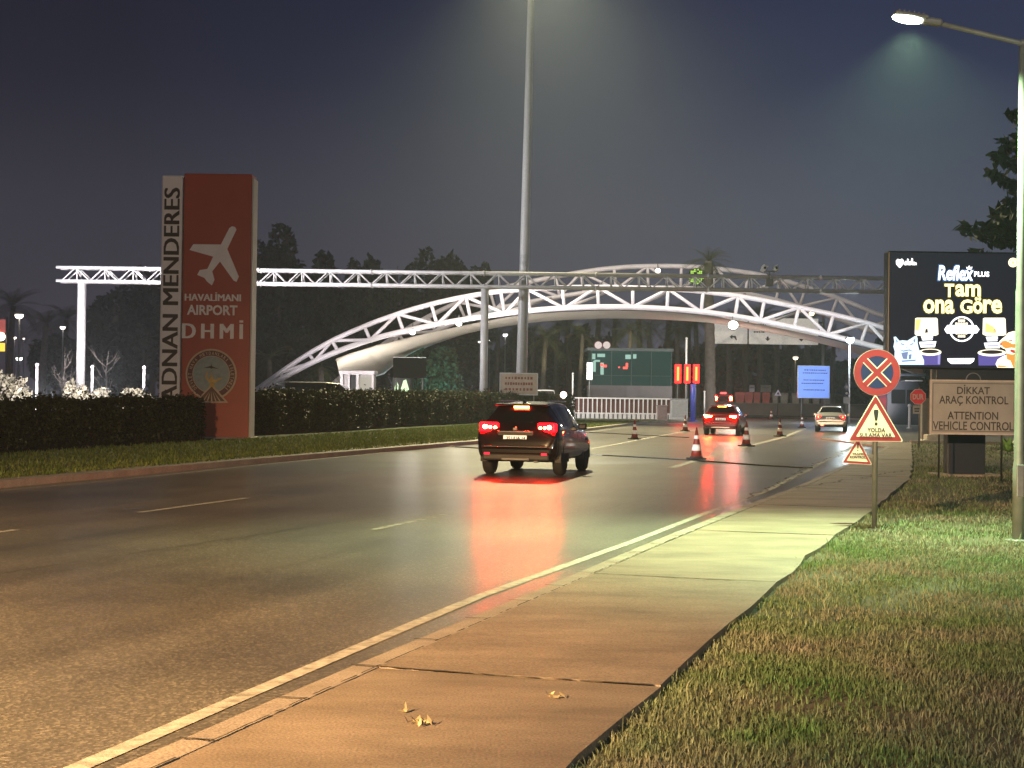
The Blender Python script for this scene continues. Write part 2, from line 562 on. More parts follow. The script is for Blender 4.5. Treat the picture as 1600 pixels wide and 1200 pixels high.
# ------------------------------------------------------------------ ground lines (metres)
def back(pts, y=-18.0):
    p, q = pts[0], pts[1]
    d = (q - p) / (q.y - p.y)
    return [p + d * (y - p.y)] + list(pts)
def xfun(pts):
    ys = [p.y for p in pts]; xs = [p.x for p in pts]
    return lambda y: float(np.interp(y, ys, xs))
left_kerb = back([G(*p) for p in [(0, 763), (400, 725), (747, 694), (912, 674), (1012, 661)]])
XL = xfun(left_kerb)
YL_END = left_kerb[-1].y
KZ = .06
right_kerb = back([G(*p, KZ) for p in [(181, 1200), (497, 1062), (865, 910), (1007, 851), (1150, 795), (1240, 762), (1330, 722), (1385, 698)]])
XR = xfun(right_kerb)
path_edge = back([G(*p, KZ) for p in [(885, 1200), (1000, 1096), (1142, 972), (1225, 903), (1262, 868), (1311, 832), (1360, 800), (1400, 764), (1422, 747), (1426, 722), (1424, 691)]])
XE = xfun(path_edge)
Y_LAWN_END = path_edge[-1].y

g = MB(); g.sheet([(-900, -300, -.09), (900, -300, -.09), (900, 1500, -.09), (-900, 1500, -.09)])
struct('ground', g, SOIL)
g = MB(); g.sheet([(-70, -60, 0), (90, -60, 0), (90, 205, 0), (-70, 205, 0)])
struct('road', g, ASPH)

# edge line along the right gutter and along the left kerb
def strip(mb, pts, w, z, mi=0, side=0):
    pts = [Vector((p[0], p[1], 0)) for p in pts]
    L = []; Rr = []
    for i, p in enumerate(pts):
        t = (pts[min(i + 1, len(pts) - 1)] - pts[max(i - 1, 0)]).normalized()
        n = Vector((t.y, -t.x, 0))
        a = (-w / 2, w / 2) if side == 0 else ((0, w) if side > 0 else (-w, 0))
        L.append(p + n * a[0]); Rr.append(p + n * a[1])
    for i in range(len(pts) - 1):
        mb.add([(L[i].x, L[i].y, z), (Rr[i].x, Rr[i].y, z), (Rr[i + 1].x, Rr[i + 1].y, z), (L[i + 1].x, L[i + 1].y, z)], [(0, 1, 2, 3)], mi)
def gp(*pp, z=0): return [G(p[0], p[1], z) for p in pp]
mk = MB()
strip(mk, back(gp((125, 1199), (380, 1089), (500, 1038), (645, 976), (750, 932), (870, 889), (990, 846), (1095, 805))), .115, .005)
strip(mk, gp((-300, 795), (0, 767), (165, 752), (400, 727.5), (700, 697.5)), .11, .005)
for a, b in [((-120, 848), (26, 828)), ((217, 801), (386, 778.5))]:
    strip(mk, gp(a, b), .12, .005)
struct('road_marking', mk, PAINT)
mk = MB()
strip(mk, gp((1095, 805), (1200, 767), (1270, 731), (1324, 702), (1352, 686)), .13, .005)
strip(mk, gp((583, 828), (700, 803.5)), .12, .005)
strip(mk, gp((1050, 731), (1090, 719), (1166, 698), (1225, 683), (1262, 668), (1285, 659)), .24, .005)
strip(mk, gp((905, 705), (985, 690), (1030, 681), (1090, 671)), .16, .005)
strip(mk, gp((700, 697.5), (745, 694), (912, 676), (1012, 664)), .12, .005)
strip(mk, gp((1110, 707), (1140, 705)), .35, .005)
struct('road_marking', mk, WORN)

# ---- median island: kerb stones, lawn, soil
def ribbon(mb, fa, fb, ys, z0, z1, mi=0, gap=0.0):
    for y0, y1 in zip(ys[:-1], ys[1:]):
        mb.slab([(fa(y0), y0 + gap), (fb(y0), y0 + gap), (fb(y1), y1 - gap), (fa(y1), y1 - gap)], z0, z1, mi)
kb = MB()
ys = list(np.arange(-18, YL_END, 1.0)) + [YL_END]
back_kerb = back([G(*p, .13) for p in [(0, 746), (400, 712), (747, 682), (912, 666), (1012, 656)]])
XB = xfun(back_kerb)
ribbon(kb, lambda y: min(XL(y) - .34, XB(y) + .1), XL, ys, -.02, .13, gap=.006)
ribbon(kb, lambda y: XL(y) - 11.3, lambda y: XL(y) - 11.0, ys, -.02, .13, gap=.006)
end = Vector((XL(YL_END), YL_END, 0))
nose = [(end.x, end.y), (end.x + 2.6, end.y + 3.5), (end.x + 3.8, end.y + 7), (end.x + 3.4, end.y + 10), (end.x - 2, end.y + 12), (end.x - 14, end.y + 12), (end.x - 14, end.y)]
kb.slab(nose, -.02, .128)
struct('kerb', kb, KERBM)
md = MB()
ribbon(md, lambda y: XL(y) - 11.0, lambda y: min(XL(y) - .34, XB(y) + .1), ys, -.02, .11)
md.slab([(nose[0][0] - .6, nose[0][1]), (nose[1][0] - .5, nose[1][1] + .1), (nose[2][0] - .5, nose[2][1]), (nose[3][0] - .5, nose[3][1] - .4), (end.x - 2, end.y + 11.4), (end.x - 13.5, end.y + 11.4), (end.x - 13.5, end.y)], .05, .14)
MEDLAWN = mat('median_lawn', (.020, .032, .008), .95, scale=1.2, col2=(.045, .060, .018), bump=.5, bscale=40)
struct('median_lawn', md, MEDLAWN)

# ---- right side: kerb stones, concrete path in slabs, lawn
kb = MB()
KY = [-17.0]
while KY[-1] < 64: KY.append(KY[-1] + .95)
for y0, y1 in zip(KY[:-1], KY[1:]):
    kb.slab([(XR(y0), y0 + .003), (XR(y0) + .16, y0 + .003 - .03), (XR(y1) + .16, y1 - .003 - .03), (XR(y1), y1 - .003)], -.02, KZ + .004 * math.sin(y0 * 7))
struct('kerb', kb, KERBM)
pv = MB()
cuts = [-17, -10.6, -5.8, -1.0, 3.85, 8.62, 13.35, 18.0, 22.6, 27.2, 32.0, 36.8, 41.6, 46.4, 51.2, 56, Y_LAWN_END]
for i, (c0, c1) in enumerate(zip(cuts[:-1], cuts[1:])):
    sub = np.linspace(c0, c1, 7)
    gap = .012
    La = []; Lb = []
    for k, yv in enumerate(sub):
        off = gap if k == 0 else (-gap if k == 6 else 0)
        wob = .012 * math.sin(yv * 5.1)
        La.append((XR(yv) + .175, yv + off)); Lb.append((XE(yv - .45) + wob + .02 * math.sin(yv * 2.3), yv - .45 + off))
    pv.slab(Lb[::1] + La[::-1] if False else La + Lb[::-1], -.02, KZ + .003 * math.sin(i * 2.7))
struct('pavement', pv, PATHM)
CRACK = mat('joint_dirt', (.030, .026, .021), .95, var=.35, scale=9)
jt = MB()
def wobble_strip(mb, pts, w, z, seed, step=.05, gaps=0.0):
    rg = random.Random(seed)
    P = [Vector((p[0], p[1], 0)) for p in pts]
    Q = []
    for a, b in zip(P[:-1], P[1:]):
        n = max(2, int((b - a).length / step))
        for k in range(n): Q.append(a.lerp(b, k / n))
    Q.append(P[-1])
    prev = None
    for i, p in enumerate(Q):
        t = (Q[min(i + 1, len(Q) - 1)] - Q[max(i - 1, 0)]).normalized(); nn = Vector((t.y, -t.x, 0))
        o_ = rg.uniform(-.25, .25) * w
        L_, R_ = p + nn * (o_ - w * rg.uniform(.25, .6)), p + nn * (o_ + w * rg.uniform(.25, .6))
        if prev is not None and rg.random() >= gaps:
            mb.add([(prev[0].x, prev[0].y, z), (prev[1].x, prev[1].y, z), (R_.x, R_.y, z), (L_.x, L_.y, z)], [(0, 1, 2, 3)])
        prev = (L_, R_)
ZJ = KZ + .0075
for y in KY[1:]:
    if y < 45: wobble_strip(jt, [(XR(y) - .002, y), (XR(y) + .165, y - .032)], .018 + .0006 * max(0, y), ZJ + .004, int(y * 31))
for c in cuts[1:-1]:
    wobble_strip(jt, [(XR(c) + .18, c), ((XR(c) + XE(c - .45)) / 2, c - .235), (XE(c - .45) - .03, c - .455)], .022 + .0006 * max(0, c), ZJ, int(c * 10))
wobble_strip(jt, [(XR(y) + .168, y) for y in np.arange(-4, 45, .8)], .014, ZJ, 5, .07, .35)
def crack(mb, p0, p1, w, z, seed, amp=.06):
    rg = random.Random(seed); a = Vector((*p0, 0)); b = Vector((*p1, 0)); n = max(6, int((b - a).length / .12))
    d = (b - a).normalized(); nn = Vector((d.y, -d.x, 0)); off = 0; pts = []
    for k in range(n + 1):
        off += rg.uniform(-1, 1) * amp * .5; off *= .9
        pts.append(a.lerp(b, k / n) + nn * off)
    wobble_strip(mb, pts, w, z, seed + 1, .05, .08)
def gxy(px, py, z=KZ): q = G(px, py, z); return (q.x, q.y)
crack(jt, gxy(1240, 762), gxy(1420, 735), .05, ZJ, 15, .2)
crack(jt, gxy(1170, 780), gxy(1330, 700), .05, ZJ, 16, .15); crack(jt, gxy(1290, 748), gxy(1400, 745), .04, ZJ, 17)
struct('pavement_joint', jt, CRACK)
ck = MB()
for k, (a, b, w) in enumerate([((-60, 905), (560, 812), .012), ((560, 812), (720, 790), .012), ((930, 800), (1080, 765), .016)]):
    crack(ck, gxy(*a, 0), gxy(*b, 0), w, .006, 40 + k, .05)
struct('road_crack', ck, mat('bitumen_seal', (.05, .048, .045), .4, var=.3, scale=6))
lw = MB()
pts = [(XE(y) - .03, y) for y in [-18] + list(np.arange(-16, Y_LAWN_END, 2)) + [Y_LAWN_END]]
lw.sheet([(x, y, .012) for x, y in pts] + [(60, Y_LAWN_END, .012), (60, -18, .012)])
struct('lawn', lw, LAWN)
# concrete edging where the lawn ends at the side road
kb = MB()
xe = XE(Y_LAWN_END)
for k in range(40):
    kb.slab([(xe + k * .9, Y_LAWN_END), (xe + k * .9 + .885, Y_LAWN_END), (xe + k * .9 + .885, Y_LAWN_END + .25), (xe + k * .9, Y_LAWN_END + .25)], -.02, .12)
# kerb of the bend beyond the gate
Pk = [G(*p) for p in [(1085, 652.5), (1165, 652.5), (1270, 655), (1420, 657), (1700, 660)]]
for a, b in zip(Pk[:-1], Pk[1:]):
    n = max(1, int((b - a).length / 1.5))
    for k in range(n):
        p = a.lerp(b, k / n); q = a.lerp(b, (k + .985) / n)
        kb.slab([(p.x, p.y), (q.x, q.y), (q.x, q.y + .5), (p.x, p.y + .5)], -.02, .16)
struct('kerb', kb, KERBM)
vg = MB()
vg.slab([(Pk[0].x, Pk[0].y + .5), (Pk[2].x, Pk[2].y + .5), (Pk[-1].x, Pk[-1].y + .5), (Pk[-1].x, Pk[-1].y + 40), (Pk[0].x, Pk[0].y + 40)], -.01, .13)
struct('verge', vg, SOIL)

# ------------------------------------------------------------------ grass (stuff)
GRASS = mat('grass_blades', (.082, .165, .050), .6, scale=.9, col2=(.215, .195, .150), island=.55, trans=.25, spec=.3)
def grass_blades(name, X, Y, z, hgt, wid, m, rng, lean=.55):
    n = len(X)
    th = rng.random(n) * 2 * np.pi
    h = hgt * (0.45 + 0.9 * rng.random(n) ** 1.5)
    la = rng.random(n) * lean + .15
    lx, ly = np.cos(th) * h * la, np.sin(th) * h * la
    th2 = th + np.pi / 2 + rng.normal(size=n) * .5
    wx, wy = np.cos(th2) * wid * .5, np.sin(th2) * wid * .5
    B = np.stack([X, Y, np.full(n, z)], 1)
    Wv = np.stack([wx, wy, np.zeros(n)], 1)
    Mid = B + np.stack([lx * .35, ly * .35, h * .6], 1)
    Tip = B + np.stack([lx, ly, h], 1)
    V = np.stack([B - Wv, B + Wv, Mid + Wv * .8, Mid - Wv * .8, Tip + Wv * .15, Tip - Wv * .15], 1).reshape(-1, 3)
    b6 = np.arange(n)[:, None] * 6
    F = np.concatenate([b6 + np.array([0, 1, 2, 3]), b6 + np.array([3, 2, 4, 5])], 0)
    return tag(raw_mesh(name, V, F, m), kind='stuff')
rng = np.random.default_rng(7)
XEv = np.vectorize(XE)
def lawn_pts(n, y0, y1, x1):
    Y = y0 + (y1 - y0) * rng.random(n)
    X = -2 + (x1 + 2) * rng.random(n)
    # only what the frame (and a step to each side) can see
    k = (X > XEv(Y) + .015 + .05 * rng.random(n) ** 2 - .10 * (rng.random(n) < .3) * rng.random(n)) & (X < Y * .40 + 1.2)
    return X[k], Y[k]
Xs = []; Ys = []
for n, y0, y1, x1 in [(190000, 5.2, 11, 6), (120000, 11, 17, 8.5), (60000, 17, 24, 11), (50000, 24, 38, 16), (25000, 38, 61, 25)]:
    a, b = lawn_pts(n, y0, y1, x1); Xs.append(a); Ys.append(b)
Xa = np.concatenate(Xs); Ya = np.concatenate(Ys)
# clumpy, with thin places
cl = np.sin(Xa * 2.1 + 1.3 * np.sin(Ya * 1.7)) * np.sin(Ya * 1.9 + 1.1 * np.sin(Xa * 2.7)) + .6 * rng.normal(size=len(Xa))
keep = cl > -.62
Xa, Ya = Xa[keep], Ya[keep]
wid = np.clip(.0036 + .00045 * Ya, .005, .03)
gb = grass_blades('grass', Xa, Ya, .012, np.clip(.05 + .0012 * Ya, 0, .09), wid[:, ], GRASS, rng) if False else None
n_ = len(Xa)
def grass_var(name, X, Y, z, H, W, m):
    th = rng.random(len(X)) * 2 * np.pi
    h = H * (0.4 + 0.9 * rng.random(len(X)) ** 1.6)
    la = rng.random(len(X)) * .8 + .15
    lx, ly = np.cos(th) * h * la, np.sin(th) * h * la
    t2 = th + np.pi / 2 + rng.normal(size=len(X)) * .5
    Wv = np.stack([np.cos(t2) * W * .5, np.sin(t2) * W * .5, np.zeros(len(X))], 1)
    B = np.stack([X, Y, np.full(len(X), z)], 1)
    Mid = B + np.stack([lx * .35, ly * .35, h * .62], 1)
    Tip = B + np.stack([lx, ly, h], 1)
    V = np.stack([B - Wv, B + Wv, Mid + Wv * .85, Mid - Wv * .85, Tip + Wv * .15, Tip - Wv * .15], 1).reshape(-1, 3)
    b6 = np.arange(len(X))[:, None] * 6
    F = np.concatenate([b6 + np.array([0, 1, 2, 3]), b6 + np.array([3, 2, 4, 5])], 0)
    return tag(raw_mesh(name, V, F, m), kind='stuff')
tall = rng.random(n_) < .012
grass_var('grass', Xa, Ya, .012, np.clip(.036 + .0010 * Ya, 0, .075) * (1 + 1.1 * tall), wid, GRASS)
# median lawn
MGRASS = mat('median_grass_blades', (.070, .12, .020), .6, scale=1.5, col2=(.16, .18, .05), island=.5, trans=.25, spec=.3)
n = 60000
Yb = 22 + (YL_END - 22) * rng.random(n) ** 1.1
XLv = np.vectorize(XL)
Xb = XLv(Yb) - .35 - 7.5 * rng.random(n) ** 1.3
grass_var('median_grass', Xb, Yb, .108, np.full(n, .09), np.full(n, .03), MGRASS)
# ------------------------------------------------------------------ road cables (low rubber ramps across the lanes)
def road_cable(pts, label):
    mb = MB()
    pts = [G(*p) for p in pts]
    for a, b in zip(pts[:-1], pts[1:]):
        n = max(1, int((b - a).length / .5))
        for k in range(n):
            p = a.lerp(b, k / n); q = a.lerp(b, (k + .96) / n)
            d = (q - p).normalized(); nn = Vector((-d.y, d.x, 0)) * .09
            mi = 1 if (k * 7919 % 10) < 4 and p.x < 4.6 else 0
            mb.slab([tuple((p - nn)[:2]), tuple((q - nn)[:2]), tuple((q + nn)[:2]), tuple((p + nn)[:2])], -.01, .03, mi)
    o = mb.build('cable_ramp', [RUBBER, WORN])
    tag(o, label, 'cable ramp', 'cable ramps across the road')
road_cable([(700, 698), (925, 711), (1088, 720), (1187, 727.5), (1268, 732)], 'long dark cable ramp crossing under the nearest traffic cone')
road_cable([(915, 675.5), (1000, 680), (1075, 684)], 'short dark cable ramp crossing just behind the leftmost cone')

# ------------------------------------------------------------------ airport totem
TY = 51.0
tb = AT(324, 684, TY); tb.z = .11
totem = thing('totem_sign', 'tall red airport totem sign with white plane and round emblem', 'totem sign', tb)
def TL(px, py):
    p = AT(px, py, TY) - tb
    return (p.x, p.z)
REDP = mat('totem_red_panel', (.36, .055, .030), .45, var=.10, scale=.6)
TWHITE = mat('totem_white_panel', (.86, .82, .78), .5, var=.05, scale=1)
TGREY = mat('totem_symbol_white', (.84, .80, .75), .5, var=.05, scale=2)
TSIDE = mat('totem_side_cladding', (.46, .46, .42), .5, var=.06, scale=1)
xl = TL(250, 480)[0]; xm = TL(282.5, 480)[0]; xr = TL(390.5, 480)[0]
ztop = TL(325, 271)[1]
mb = MB(); mb.box(((xm + .05 + xr) / 2, .5, ztop / 2), (xr - xm - .05, .96, ztop), bev=.02)
body = mb.build('red_panel', REDP, totem)
mb = MB(); mb.box(((xl + xm) / 2, .46, ztop / 2 - .03), (xm - xl, .90, ztop - .10), bev=.05)
strip_o = mb.build('white_panel', TWHITE, totem)
mb = MB(); mb.box((xr + .025, .54, ztop / 2 - .06), (.05, .86, ztop - .12))
mb.build('side_cladding', TSIDE, totem)
mb = MB(); mb.box(((xm + xr) / 2 + .03, .5, -.02), (xr - xm + .3, 1.3, .16), bev=.03)
mb.build('plinth', KERBM, totem)
mb = MB()
for px in (298, 378):
    a = TL(px, 271)
    mb.tube([(a[0], .5, ztop - .01), (a[0], .5, ztop + .07)], .03, 8)
build_loose(mb, 'lifting_lug', DSTEEL, totem)
a = TL(266.5, 294); b_ = TL(264.5, 628)
hh = a[1] - b_[1]
mb = MB(); mb.text('ADNAN MENDERES', ((xl + xm) / 2 - .0, (a[1] + b_[1]) / 2), hh, .56, -.006, .03, bold=.05, rot=R(90))
mb.build('lettering', BLACK, strip_o)
mb = MB()
plane = [(358.5, 356), (362.5, 353.5), (367, 354.5), (369.5, 358.5), (355, 389), (373, 432), (369.5, 440.5), (365, 438.5), (343.5, 408.5), (331.5, 424), (335, 437), (331, 446), (323.5, 440), (319, 434), (308, 429.5), (312, 422), (324, 420), (333, 401), (296, 390.5), (302, 381.5), (345, 382)]
mb.prism([TL(*p) for p in plane], .002, .03)
mb.build('aeroplane_symbol', TGREY, body)
mb = MB()
S = FPX / TY
mb.text('HAVALİMANI', TL(332.5, 463.5), 87 / S, 13.5 / S, .002, .03, bold=.05)
mb.text('AIRPORT', TL(331.5, 484.5), 79 / S, 16 / S, .002, .03, bold=.03)
mb.text('DHMİ', TL(332, 514.5), 93 / S, 29 / S, .002, .03, bold=.05, spacing=1.45)
mb.build('lettering', TGREY, body)
# round emblem
EC = TL(330, 585)
em = MB()
em.disc(EC, 40 / S, -.004, .03, 0, 48)
em.disc(EC, 37.2 / S, -.010, .03, 1, 48)
em.disc(EC, 29.3 / S, -.014, .03, 0, 48)
em.disc(EC, 28.3 / S, -.018, .03, 2, 48)
word = 'DEVLET HAVA MEYDANLARI İŞLETMESİ'
for i, ch in enumerate(word):
    if ch == ' ': continue
    th = R(222) - R(264) * i / (len(word) - 1)
    r_ = 33.2 / S
    em.text(ch, (EC[0] + r_ * math.cos(th), EC[1] + r_ * math.sin(th)), 3.3 / S if ch not in 'Iİ' else 1.2 / S, 5.2 / S if ch not in 'İŞ' else 6.0 / S, -.014, .01, 0, bold=.02, rot=th - R(90))
em.prism([TL(303, 629.5), TL(357, 629.5), TL(331.5, 600)], -.020, .03, 0)
em.prism([TL(308, 627), TL(351.5, 627), TL(331, 604)], -.024, .03, 3)
for k in range(5):
    x = 317 + 6.4 * k
    em.prism([TL(x, 626.5), TL(x + 2.2, 626.5), TL(330.8 + (x - 330) * .25, 611)], -.028, .03, 0)
em.prism([TL(326, 604.5), TL(337, 604.5), TL(333.5, 598), TL(329.5, 598)], -.024, .03, 4)
em.prism([TL(*p) for p in [(327, 598), (320.5, 589), (323, 582), (326, 578.5), (323.5, 588), (328, 593), (331, 581.5), (333.5, 592), (337, 594), (343, 590.5), (349.5, 590), (341, 595.5), (335, 599)]], -.024, .03, 4)
em.prism([TL(*p) for p in [(318, 575), (330, 571.5), (342, 576.5), (330.5, 575)]], -.022, .03, 5)
em.prism([TL(329, 576), TL(332, 576), TL(330.6, 568)], -.022, .03, 5)
em.build('round_emblem', [mat('emblem_cream', (.50, .38, .25), .5), mat('emblem_maroon', (.09, .016, .02), .5), mat('emblem_sky', (.24, .30, .29), .5),
                          mat('emblem_brown', (.10, .04, .02), .5), mat('emblem_gold', (.52, .33, .07), .5), BLACK], body)

# ------------------------------------------------------------------ clipped hedges
HEDGE = mat('hedge_leaves', (.016, .024, .010), .55, scale=.9, col2=(.050, .058, .024), island=.5, trans=.15, spec=.25)
CORE = mat('hedge_twigs', (.010, .011, .006), .9)
def hedge(pts, hs, wid, dens, leaf, label, seed, round_end=False):
    rg = np.random.default_rng(seed)
    o = thing('hedge', label, 'hedge', (pts[0].x, pts[0].y, .11))
    loc = o.location.copy()
    P = []
    core = MB()
    L = [0]
    for a, b in zip(pts[:-1], pts[1:]): L.append(L[-1] + (b - a).length)
    tot = L[-1]
    def at(t):
        i = min(max(0, np.searchsorted(L, t) - 1), len(pts) - 2)
        f = (t - L[i]) / (L[i + 1] - L[i])
        p = pts[i].lerp(pts[i + 1], f)
        d = (pts[i + 1] - pts[i]); d.z = 0; d.normalize()
        return p, Vector((d.y, -d.x, 0)), hs[i] + (hs[i + 1] - hs[i]) * f
    n = int(dens * tot * (2 * 1.4 + wid))
    tt = rg.random(n) * tot
    for t in tt:
        p, nn, h = at(t)
        h = h + .07 * math.sin(t * 1.3 + seed) + .06 * math.sin(t * 3.7) + .05 * math.sin(t * 8.3 + 2)
        face = rg.random()
        bulge = .08 * math.sin(t * 2.3) + rg.normal() * .05
        if face < .42:
            u = rg.random() ** .8
            q = p + nn * (wid / 2 * (1 if u < .9 else .9) + bulge) + Vector((0, 0, u * h))
        elif face < .8:
            q = p + nn * ((rg.random() - .5) * wid * 1.05) + Vector((0, 0, h + rg.normal() * .045 + (abs(rg.normal()) * .12 if rg.random() < .12 else 0)))
        else:
            q = p - nn * (wid / 2 + bulge) + Vector((0, 0, rg.random() * h))
        P.append((q.x - loc.x, q.y - loc.y, q.z))
    for e, (t0, sg) in enumerate(((0, -1), (tot, 1))):
        p, nn, h = at(t0)
        d = Vector((-nn.y, nn.x, 0)) * sg
        for k in range(int(dens * wid * h * 1.6)):
            q = p + nn * ((rg.random() - .5) * wid) + Vector((0, 0, rg.random() * h)) + d * (abs(rg.normal()) * .06)
            P.append((q.x - loc.x, q.y - loc.y, q.z))
    for a, b, h0, h1 in zip(pts[:-1], pts[1:], hs[:-1], hs[1:]):
        d = (b - a); d.z = 0; d.normalize()
        nn = Vector((d.y, -d.x, 0)) * (wid / 2 - .1)
        hh_ = min(h0, h1) - .1
        vs = []
        for p, h in ((a, h0 - .1), (b, h1 - .1)):
            for sgn in (-1, 1):
                for z in (0, h):
                    q = p + nn * sgn
                    vs.append((q.x - loc.x, q.y - loc.y, z))
        core.add(vs, [(0, 1, 3, 2), (4, 6, 7, 5), (0, 4, 5, 1), (2, 3, 7, 6), (1, 5, 7, 3)], 0)
    core.build('twigs', CORE, o)
    leaf_cloud('leaves', np.array(P), leaf, HEDGE, rg, o)
    return o
def g11(px, py): return G(px, py, .11)
hp = [g11(*p) for p in [(-190, 726), (0, 711), (140, 701), (275, 692), (318, 688.5)]]
hp = [p + Vector((-.6, .3, 0)) for p in hp]
hedge(hp, [1.1, 1.12, 1.17, 1.22, 1.22], 1.2, 330, .065, 'unlit dark clipped hedge left of the red totem', 3)
hp = [g11(*p) for p in [(402, 680), (525, 674), (615, 667.5), (747, 661), (868, 657)]]
hp = [p + Vector((-.3, .5, 0)) for p in hp]
hedge(hp, [1.45, 1.52, 1.58, 1.66, 1.7], 1.3, 260, .085, 'long clipped hedge right of the red totem', 5)

def leafy_ball(name, label, cat, loc, rx, ry, h, n, leaf, m, seed, group=None, spiky=0.0, trunk=True):
    rg = np.random.default_rng(seed)
    o = thing(name, label, cat, loc, 0, group)
    K = 14
    C = rg.normal(size=(K, 3)); C /= np.linalg.norm(C, axis=1)[:, None]
    C *= .62 * rg.random((K, 1)) ** .4
    idx = rg.integers(0, K, n)
    D = rg.normal(size=(n, 3)); D /= np.linalg.norm(D, axis=1)[:, None]
    P = C[idx] + D * (.42 + .07 * rg.normal(size=(n, 1)))
    P[:, 2] = np.abs(P[:, 2] + .45) * .75
    P *= np.array([rx, ry, h / 1.05])
    if trunk:
        mb = MB()
        for k in range(5):
            a = 2 * math.pi * k / 5 + rg.random()
            mb.tube([(0, 0, 0), (.25 * rx * math.cos(a), .25 * ry * math.sin(a), h * .4), (.55 * rx * math.cos(a), .55 * ry * math.sin(a), h * .75)], [.05, .035, .012], 6)
        mb.build('stem', mat('bark', (.06, .048, .038), .9, var=.3, scale=8), o)
    leaf_cloud('foliage', P, leaf, m, rg, o, elong=2.0 + spiky, up=spiky if spiky else None)
    return o
leafy_ball('shrub', 'round dark clipped bush ending the hedge beside the white fence', 'bush', G(884, 659.5, .11), .75, .75, 1.9, 5000, .09, HEDGE, 11)

# ------------------------------------------------------------------ high mast
mbase = AT(813.5, 640, 99); mbase.z = 0
mast = thing('high_mast', 'very tall tapering grey lighting mast behind the hedge', 'light mast', mbase)
top = AT(829.5, 0, 99)
tx = (top.x - mbase.x) / top.z * 36
mb = MB(); mb.tube([(0, 0, 0), (tx * .25, 0, 9), (tx * .5, 0, 18), (tx, 0, 36)], [.40, .35, .30, .17], 16)
mb.lathe([(.62, 0), (.62, .06), (.42, .08), (.42, .5)], 16)
for zz in (9, 18, 27):
    mb.tube([(tx * zz / 36, 0, zz - .12), (tx * zz / 36, 0, zz + .12)], .385 - zz * .006, 16)
mb.build('pole', STEEL, mast)
mb = MB()
mb.ring((0, 0), .5, .4, -.05, .05, 0, 24, Matrix.Translation((tx, 0, 35.6)) @ Matrix.Rotation(R(90), 4, 'X'))
mb.build('crown_ring', DSTEEL, mast)
LAMPY = glow('warm_floodlight_lens', (1, .88, .62), 30)
for k in range(6):
    a = k * math.pi / 3
    h = MB(); h.box((tx + 1.0 * math.cos(a), 1.0 * math.sin(a), 35.5), (.5, .5, .22), bev=.04)
    ho = h.build('floodlight', DSTEEL, mast)
    h = MB(); h.box((tx + 1.0 * math.cos(a), 1.0 * math.sin(a), 35.37), (.4, .4, .02)); h.build('lens', LAMPY, ho)
# small sign board in front of the mast
sb = AT(810, 640, 95.5); sb.z = .0
so = thing('notice_board', 'pale lettered notice board in front of the tall mast', 'sign board', sb)
w_ = 57 / (FPX / 95.5)
zc = AT(810, 600, 95.5).z
mb = MB(); mb.box((0, 0, zc), (w_, .06, 1.38), bev=.015); pan = mb.build('board', mat('faded_board', (.42, .34, .27), .5, var=.15, scale=2), so)
mb = MB()
for (a, b, c, d) in [(-w_ / 2 - .02, w_ / 2 + .02, .69, .75), (-w_ / 2 - .02, w_ / 2 + .02, -.75, -.69)]:
    mb.box(((a + b) / 2, 0, zc + (c + d) / 2), (b - a, .09, d - c))
for x in (-w_ / 2 - .03, w_ / 2 + .03): mb.box((x, 0, zc), (.06, .09, 1.5))
mb.build('frame', STEEL, pan)
mb = MB()
rg = random.Random(4)
for zz, n in ((.4, 9), (.02, 11), (-.36, 8)):   # worn, unreadable lines of lettering
    for k in range(n):
        mb.box((w_ * (.78 * (k + .5) / n - .39), -.04, zc + zz), (w_ * .78 / n * rg.uniform(.45, .8), .01, .2 * rg.uniform(.7, 1)))
mb.build('lettering', mat('faded_lettering', (.22, .06, .045), .5), pan)
mb = MB()
for x in (-w_ / 2 + .2, w_ / 2 - .2): mb.box((x, .06, zc / 2), (.09, .06, zc))
build_loose(mb, 'leg', DSTEEL, so)

# ------------------------------------------------------------------ long truss gantry over the road
GY = 95.0
ga = AT(88, 430, GY); gb_ = AT(1505, 446, GY)
gz_t = AT(700, 425.5, GY).z; gz_b = AT(700, 446.5, GY).z
gbase = Vector((ga.x, GY, 0))
gan = thing('truss_gantry', 'long straight white truss gantry on posts across the whole road', 'gantry', gbase)
Lg = gb_.x - ga.x
GM = mat('gantry_white_steel', (.66, .66, .68), .40, .05, var=.10, scale=2)
mb = MB()
for yy in (0, .95):
    for zz in (gz_t, gz_b):
        mb.tube([(0, yy, zz), (Lg, yy, zz)], .105, 10)
mb.build('chord', GM, gan)
mb = MB()
per = 44 / (FPX / GY)
x = .35
k = 0
while x < Lg - per:
    for yy in (0, .95):
        mb.tube([(x + per * .5, yy, gz_t), (x, yy, gz_b)], .045, 6)
        mb.tube([(x + per * .5, yy, gz_t), (x + per, yy, gz_b)], .045, 6)
        mb.tube([(x + per * .5 + .06, yy, gz_t), (x + per * .52 + .06, yy, gz_b)], .04, 6)
    mb.tube([(x + per * .5, 0, gz_t), (x + per * .5, .95, gz_t)], .035, 6)
    mb.tube([(x, 0, gz_b), (x, .95, gz_b)], .035, 6)
    mb.tube([(x + per * .5, 0, gz_t), (x + per * .62, .95, gz_b)], .035, 6)
    if k % 4 == 2:
        for yy in (0, .95):
            for zz in (gz_t, gz_b):
                mb.tube([(x + per - .06, yy, zz), (x + per + .06, yy, zz)], .15, 10)
    x += per; k += 1
mb.build('web', GM, gan)
